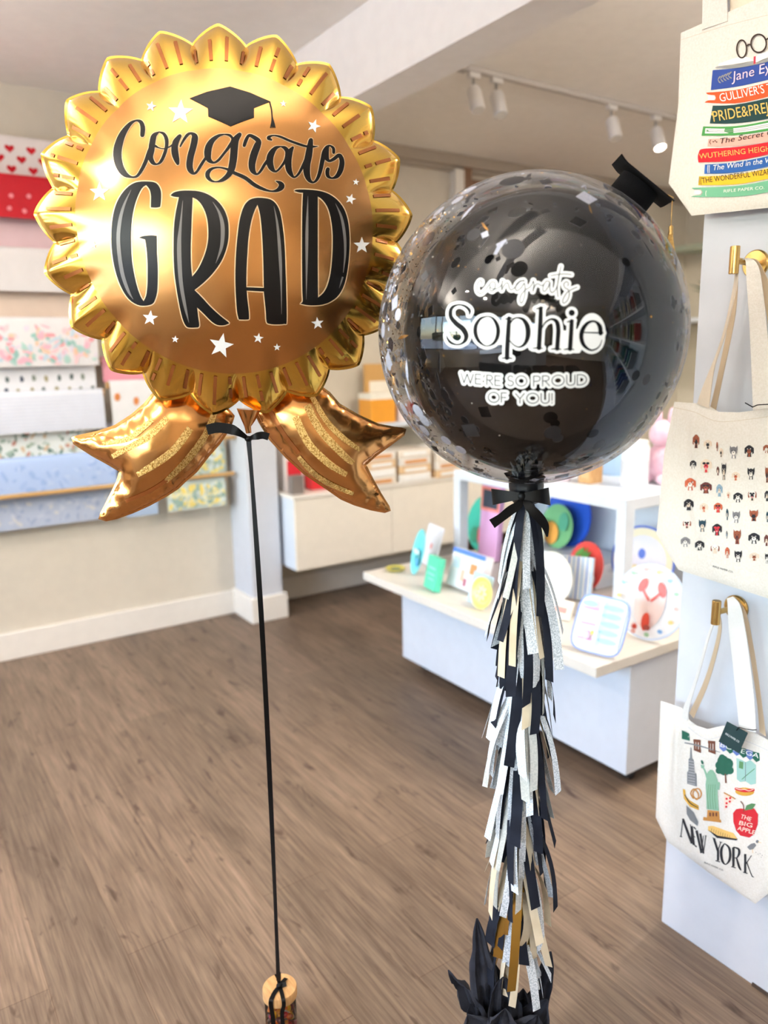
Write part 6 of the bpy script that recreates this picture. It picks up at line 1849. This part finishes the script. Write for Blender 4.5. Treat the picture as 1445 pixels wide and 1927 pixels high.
# ================================================================== TRACK LIGHTING
tr = thing('track_rail', (3.0, 2.78, ZC - .02), 'thin white ceiling track running over the display table', 'lighting track')
G().box((2.28, 2.76, ZC - .022), (4.7, 2.79, ZC)).build('rail', flat((196, 190, 184), .5), tr, bevel=.002)
G().box((2.26, 2.755, ZC - .028), (2.30, 2.795, ZC)).build('end_cap', flat((170, 164, 158), .5), tr, bevel=.002)
for i, (x, on) in enumerate(((2.34, 0), (2.47, 0), (3.22, 0), (3.56, 1))):
    nm = ['leftmost unlit spotlight on the ceiling track', 'unlit spotlight close beside the leftmost one on the track', 'unlit spotlight in the middle of the ceiling track', 'glowing spotlight on the ceiling track, nearest the tote bags'][i]
    o = thing('track_spotlight', (x, 2.775, ZC - .175), nm, 'spotlight', 'spotlights on the ceiling track')
    mm = flat((222, 218, 214), .35)
    G().box((x - .03, 2.763, ZC - .045), (x + .03, 2.787, ZC - .0225)).build('adapter', mm, o, bevel=.002)
    G().tube([(x, 2.775, ZC - .045), (x, 2.775, ZC - .09)], .007, 12).build('stem', flat((150, 146, 142), .4, 0.0), o, smooth=40)
    ax = Vector((-.10, -.42, -1)).normalized()
    c = Vector((x, 2.775, ZC - .085))
    G().tube([c, c + ax * .012, c + ax * .10, c + ax * .108], [.026, .031, .031, .029], 24).build('lamp_head', mm, o, smooth=40)
    f = mat('lit_lens', (255, 240, 214), .4, emit=(255, 240, 220), estr=14) if on else mat('unlit_lens', (206, 200, 190), .25)
    G().tube([c + ax * .1085, c + ax * .1105], .026, 24).build('lens', f, o, smooth=30)
    if on: lamp('spotlight_lamp', 'SPOT', tuple(c + ax * .125), 9, (1, .88, .72), direction=ax).data.spot_size = R(75)
# ================================================================== FAR RIGHT: WALL SHELF WITH GREEN PLANT, PALE GREEN PANEL
o = thing('wall_shelf', (5.55, 3.6, 1.62), 'white shelf on the far right wall seen past the partition', 'shelf')
G().box((5.15, 2.9, 1.62), (5.598, 3.97, 1.65)).build('shelf_board', WHITE, o)
G().box((5.35, 2.9, 2.16), (5.598, 3.97, 2.20)).build('shelf_board', mat('sage_board', (176, 186, 166), .6), o)
pl = thing('potted_plant', (5.28, 3.45, 1.651), 'dark green potted plant on the far shelf beyond the bubble balloon', 'plant')
G().lathe([(.0001, 0), (.05, 0), (.065, .11), (.06, .11), (.05, .09), (.0001, .09)], 28).build('pot', P_(236, 232, 226), pl, smooth=40, local=True)
g = G(); rnd = random.Random(4)
for k in range(46):
    a = rnd.uniform(0, 6.28); e = rnd.uniform(.3, 1.4); L_ = rnd.uniform(.16, .36)
    d = Vector((math.cos(a) * math.cos(e), math.sin(a) * math.cos(e), math.sin(e)))
    b0 = Vector((0, 0, .09)); sd = d.cross(Vector((0, 0, 1))).normalized() * .022
    m_ = b0 + d * L_ * .6; t_ = b0 + d * L_ - Vector((0, 0, .04))
    g.add([b0, m_ - sd, t_, m_ + sd, m_ + Vector((0, 0, .008))], [(0, 1, 4), (1, 2, 4), (2, 3, 4), (3, 0, 4)])
g.build('foliage', mat('leaf_green', (40, 110, 70), .5, col2=(24, 80, 50)), pl, local=True)
for i, (x, y, e) in enumerate(UP_FILL):  # invented housings for the added upward fill lights
    o = thing('fill_light_bar', (x, y, 2.225), ['slim bar of an added ceiling fill light above the two balloons', 'slim bar of an added ceiling fill light behind the tote partition', 'slim bar of an added ceiling fill light over the sales counter', 'slim bar of an added ceiling fill light near the window and the gift wrap wall'][i], 'pendant light', 'added ceiling fill light bars')
    G().box((x - .67, y - .045, 2.225), (x + .67, y + .045, 2.258)).build('lamp_body', WHITE, o, bevel=.003)
    for dx in (-.6, .6): G().tube([(x + dx, y, 2.258), (x + dx, y, ZC)], .0015, 6).build('suspension_wire', flat((150, 150, 150), .4), o)
# rings invented to dress the added warm fill lamps
for i, (x, y, e) in enumerate(DOWN_FILL):
    o = thing('fill_downlight', (x, y, ZC - .02), 'added warm fill downlight', 'downlight', 'added warm fill downlights')
    M = Matrix.Translation((x, y, ZC - .012))
    G().lathe([(.062, .0), (.075, .004), (.075, .0119), (.062, .0119)], 32, M=M).build('trim_ring', WHITE, o, smooth=40)

# ================================================================== THE REST OF THE SHOP (behind the camera, mirrored in the balloons)
sc_ = thing('sales_counter', (-1.7, -.2, 0), 'white sales counter near the window behind the camera', 'counter')
G().box((-2.0, -1.9, 0), (-1.4, .9, .92)).build('counter_body', WHITE, sc_, bevel=.004)
G().box((-2.05, -1.95, .92), (-1.35, .95, .96)).build('counter_top', mat('grey_worktop', (170, 170, 172), .4), sc_, bevel=.004)
bk = thing('bookcase', (1.66, -1.6, 0), 'tall white bookcase filled with books beside the tote partition', 'bookcase')
BY0, BY1 = -3.3, .10
G().box((1.80, BY0, 0), (1.82, BY1, 2.3)).build('back_panel', WHITE, bk)
for z in (.08, .5, .9, 1.3, 1.7, 2.28): G().box((1.50, BY0, z), (1.80, BY1, z + .03)).build('shelf', WHITE, bk)
for k in range(4): y = BY0 + (BY1 - BY0 - .03) * k / 3; G().box((1.49, y, 0), (1.80, y + .03, 2.31)).build('upright', WHITE, bk)
bcols = [('dark blue', (50, 70, 120)), ('cream', (226, 214, 190)), ('brick red', (160, 60, 50)), ('olive', (110, 120, 80)), ('grey', (120, 124, 130)), ('teal', (60, 120, 120))]
proto = {}
rnd = random.Random(21)
for zi, z in enumerate((.53, .93, 1.33, 1.73)):
    for bay in range(3):
        y = BY0 + .06 + bay * 1.123
        for k in range(7):
            nm, c = bcols[rnd.randrange(6)]
            w = .045 + .01 * (k % 3)
            if nm not in proto:
                b_ = thing('book', (1.60, y, z + .0305 - .03 + .0005), '', 'book')
                G().box((-.085, 0, 0), (.085, .04, .25)).build('cover', P_(*c), b_, bevel=.002, local=True)
                G().box((-.0855, .006, .03), (-.085, .034, .07)).build('spine_label', P_(236, 226, 200), b_, local=True)
                proto[nm] = b_
                o = b_
            else:
                src = proto[nm]; o = src.copy(); COL.objects.link(o)
                for ch in list(src.children):
                    d_ = ch.copy(); COL.objects.link(d_); d_.parent = o
            o.location = (1.60, y, z + .0005)
            o['label'] = nm + ' book standing on a shelf of the bookcase'
            o['group'] = nm + ' books on the bookcase shelves'
            y += w + rnd.uniform(.0, .12)
bb = thing('round_balloon', (.95, -1.2, 0), 'navy blue round balloon on a weighted ribbon near the bookcase', 'balloon')
G().sphere((.95, -1.2, 1.45), .19, 40, 24, sc=(1, 1, 1.08)).build('balloon_skin', mat('navy_latex', (24, 44, 120), .1, coat=.5), bb, smooth=80)
G().tube([(.95, -1.2, 1.25), (.96, -1.2, .8), (.95, -1.2, .05)], .003, 6).build('ribbon', BLACKM, bb)
G().lathe([(.0001, 0), (.05, 0), (.045, .05), (.0001, .06)], 24, M=Matrix.Translation((.95, -1.2, 0))).build('weight', flat((40, 50, 90)), bb, smooth=40)
fan = thing('ceiling_fan', (-.4, -.9, 2.2), 'dark ceiling fan with five blades and a lamp behind the camera', 'ceiling fan')
FM = flat((52, 44, 40), .4)
G().tube([(-.4, -.9, ZC), (-.4, -.9, 2.34)], .015, 12).build('downrod', FM, fan, smooth=40)
G().lathe([(.0001, 0), (.09, .01), (.11, .05), (.08, .10), (.0001, .12)], 32, M=Matrix.Translation((-.4, -.9, 2.24))).build('motor', FM, fan, smooth=40)
for k in range(5):
    M = Matrix.Translation((-.4, -.9, 2.30)) @ Matrix.Rotation(k * 2 * math.pi / 5, 4, 'Z') @ Matrix.Rotation(R(10), 4, 'X')
    G().box((.1, -.06, -.004), (.62, .06, .004), M=M).build('blade', FM, fan, bevel=.002)
G().sphere((-.4, -.9, 2.215), .06, 24, 14, sc=(1, 1, .6)).build('lamp_bowl', mat('lamp_glass', (255, 240, 215), .4, emit=(255, 232, 200), estr=8), fan, smooth=60)
# outside: car park greenery seen through the window
for i, (x, y, h) in enumerate(((-16, -2, 7), (-19, 2.5, 8.5), (-15, 6, 6.5), (-22, -7, 8))):
    o = thing('palm_tree', (x, y, -.12), ['palm tree outside, second from the left through the window', 'tallest palm tree outside the window', 'shortest palm tree outside the window', 'palm tree farthest from the window'][i], 'palm tree', 'palm trees outside the window')
    G().tube([(0, 0, 0), (.1, .05, h * .5), (.05, 0, h)], [.16, .12, .1], 10).build('trunk', flat((110, 92, 74)), o, local=True, smooth=50)
    g = G()
    for k in range(16):
        a = k * 2.4; e = .9 - (k % 4) * .35
        pts = [Vector((.05 + math.cos(a) * t * 1.3, math.sin(a) * t * 1.3, h + math.sin(e) * t * 1.2 - t * t * .5)) for t in (0, .35, .7, 1.05, 1.35)]
        sd = Vector((-math.sin(a), math.cos(a), 0))
        ws = (.05, .16, .18, .12, .01)
        g.strip([p - sd * w for p, w in zip(pts, ws)], [p + sd * w for p, w in zip(pts, ws)])
    g.build('fronds', mat('palm_green', (70, 100, 50), .6), o, local=True)
o = setp(G().box((-26, -14, -.12), (-25, 14, 2.2)).build('hedge', mat('hedge_green', (74, 96, 60), .9, col2=(40, 60, 34), nscale=3, bump=1, bscale=6)), 'long green hedge at the far side of the car park outside', 'hedge')

for n_, dx, dy in (('greeting_card', -.10, .0), ('napkin_pack.002', -.12, .0), ('blue_card', .012, 0), ('oval_plate', -.07, 0)):
    COL.objects[n_].location.x += dx
    print('MOVED', n_, tuple(round(c, 3) for c in COL.objects[n_].location))
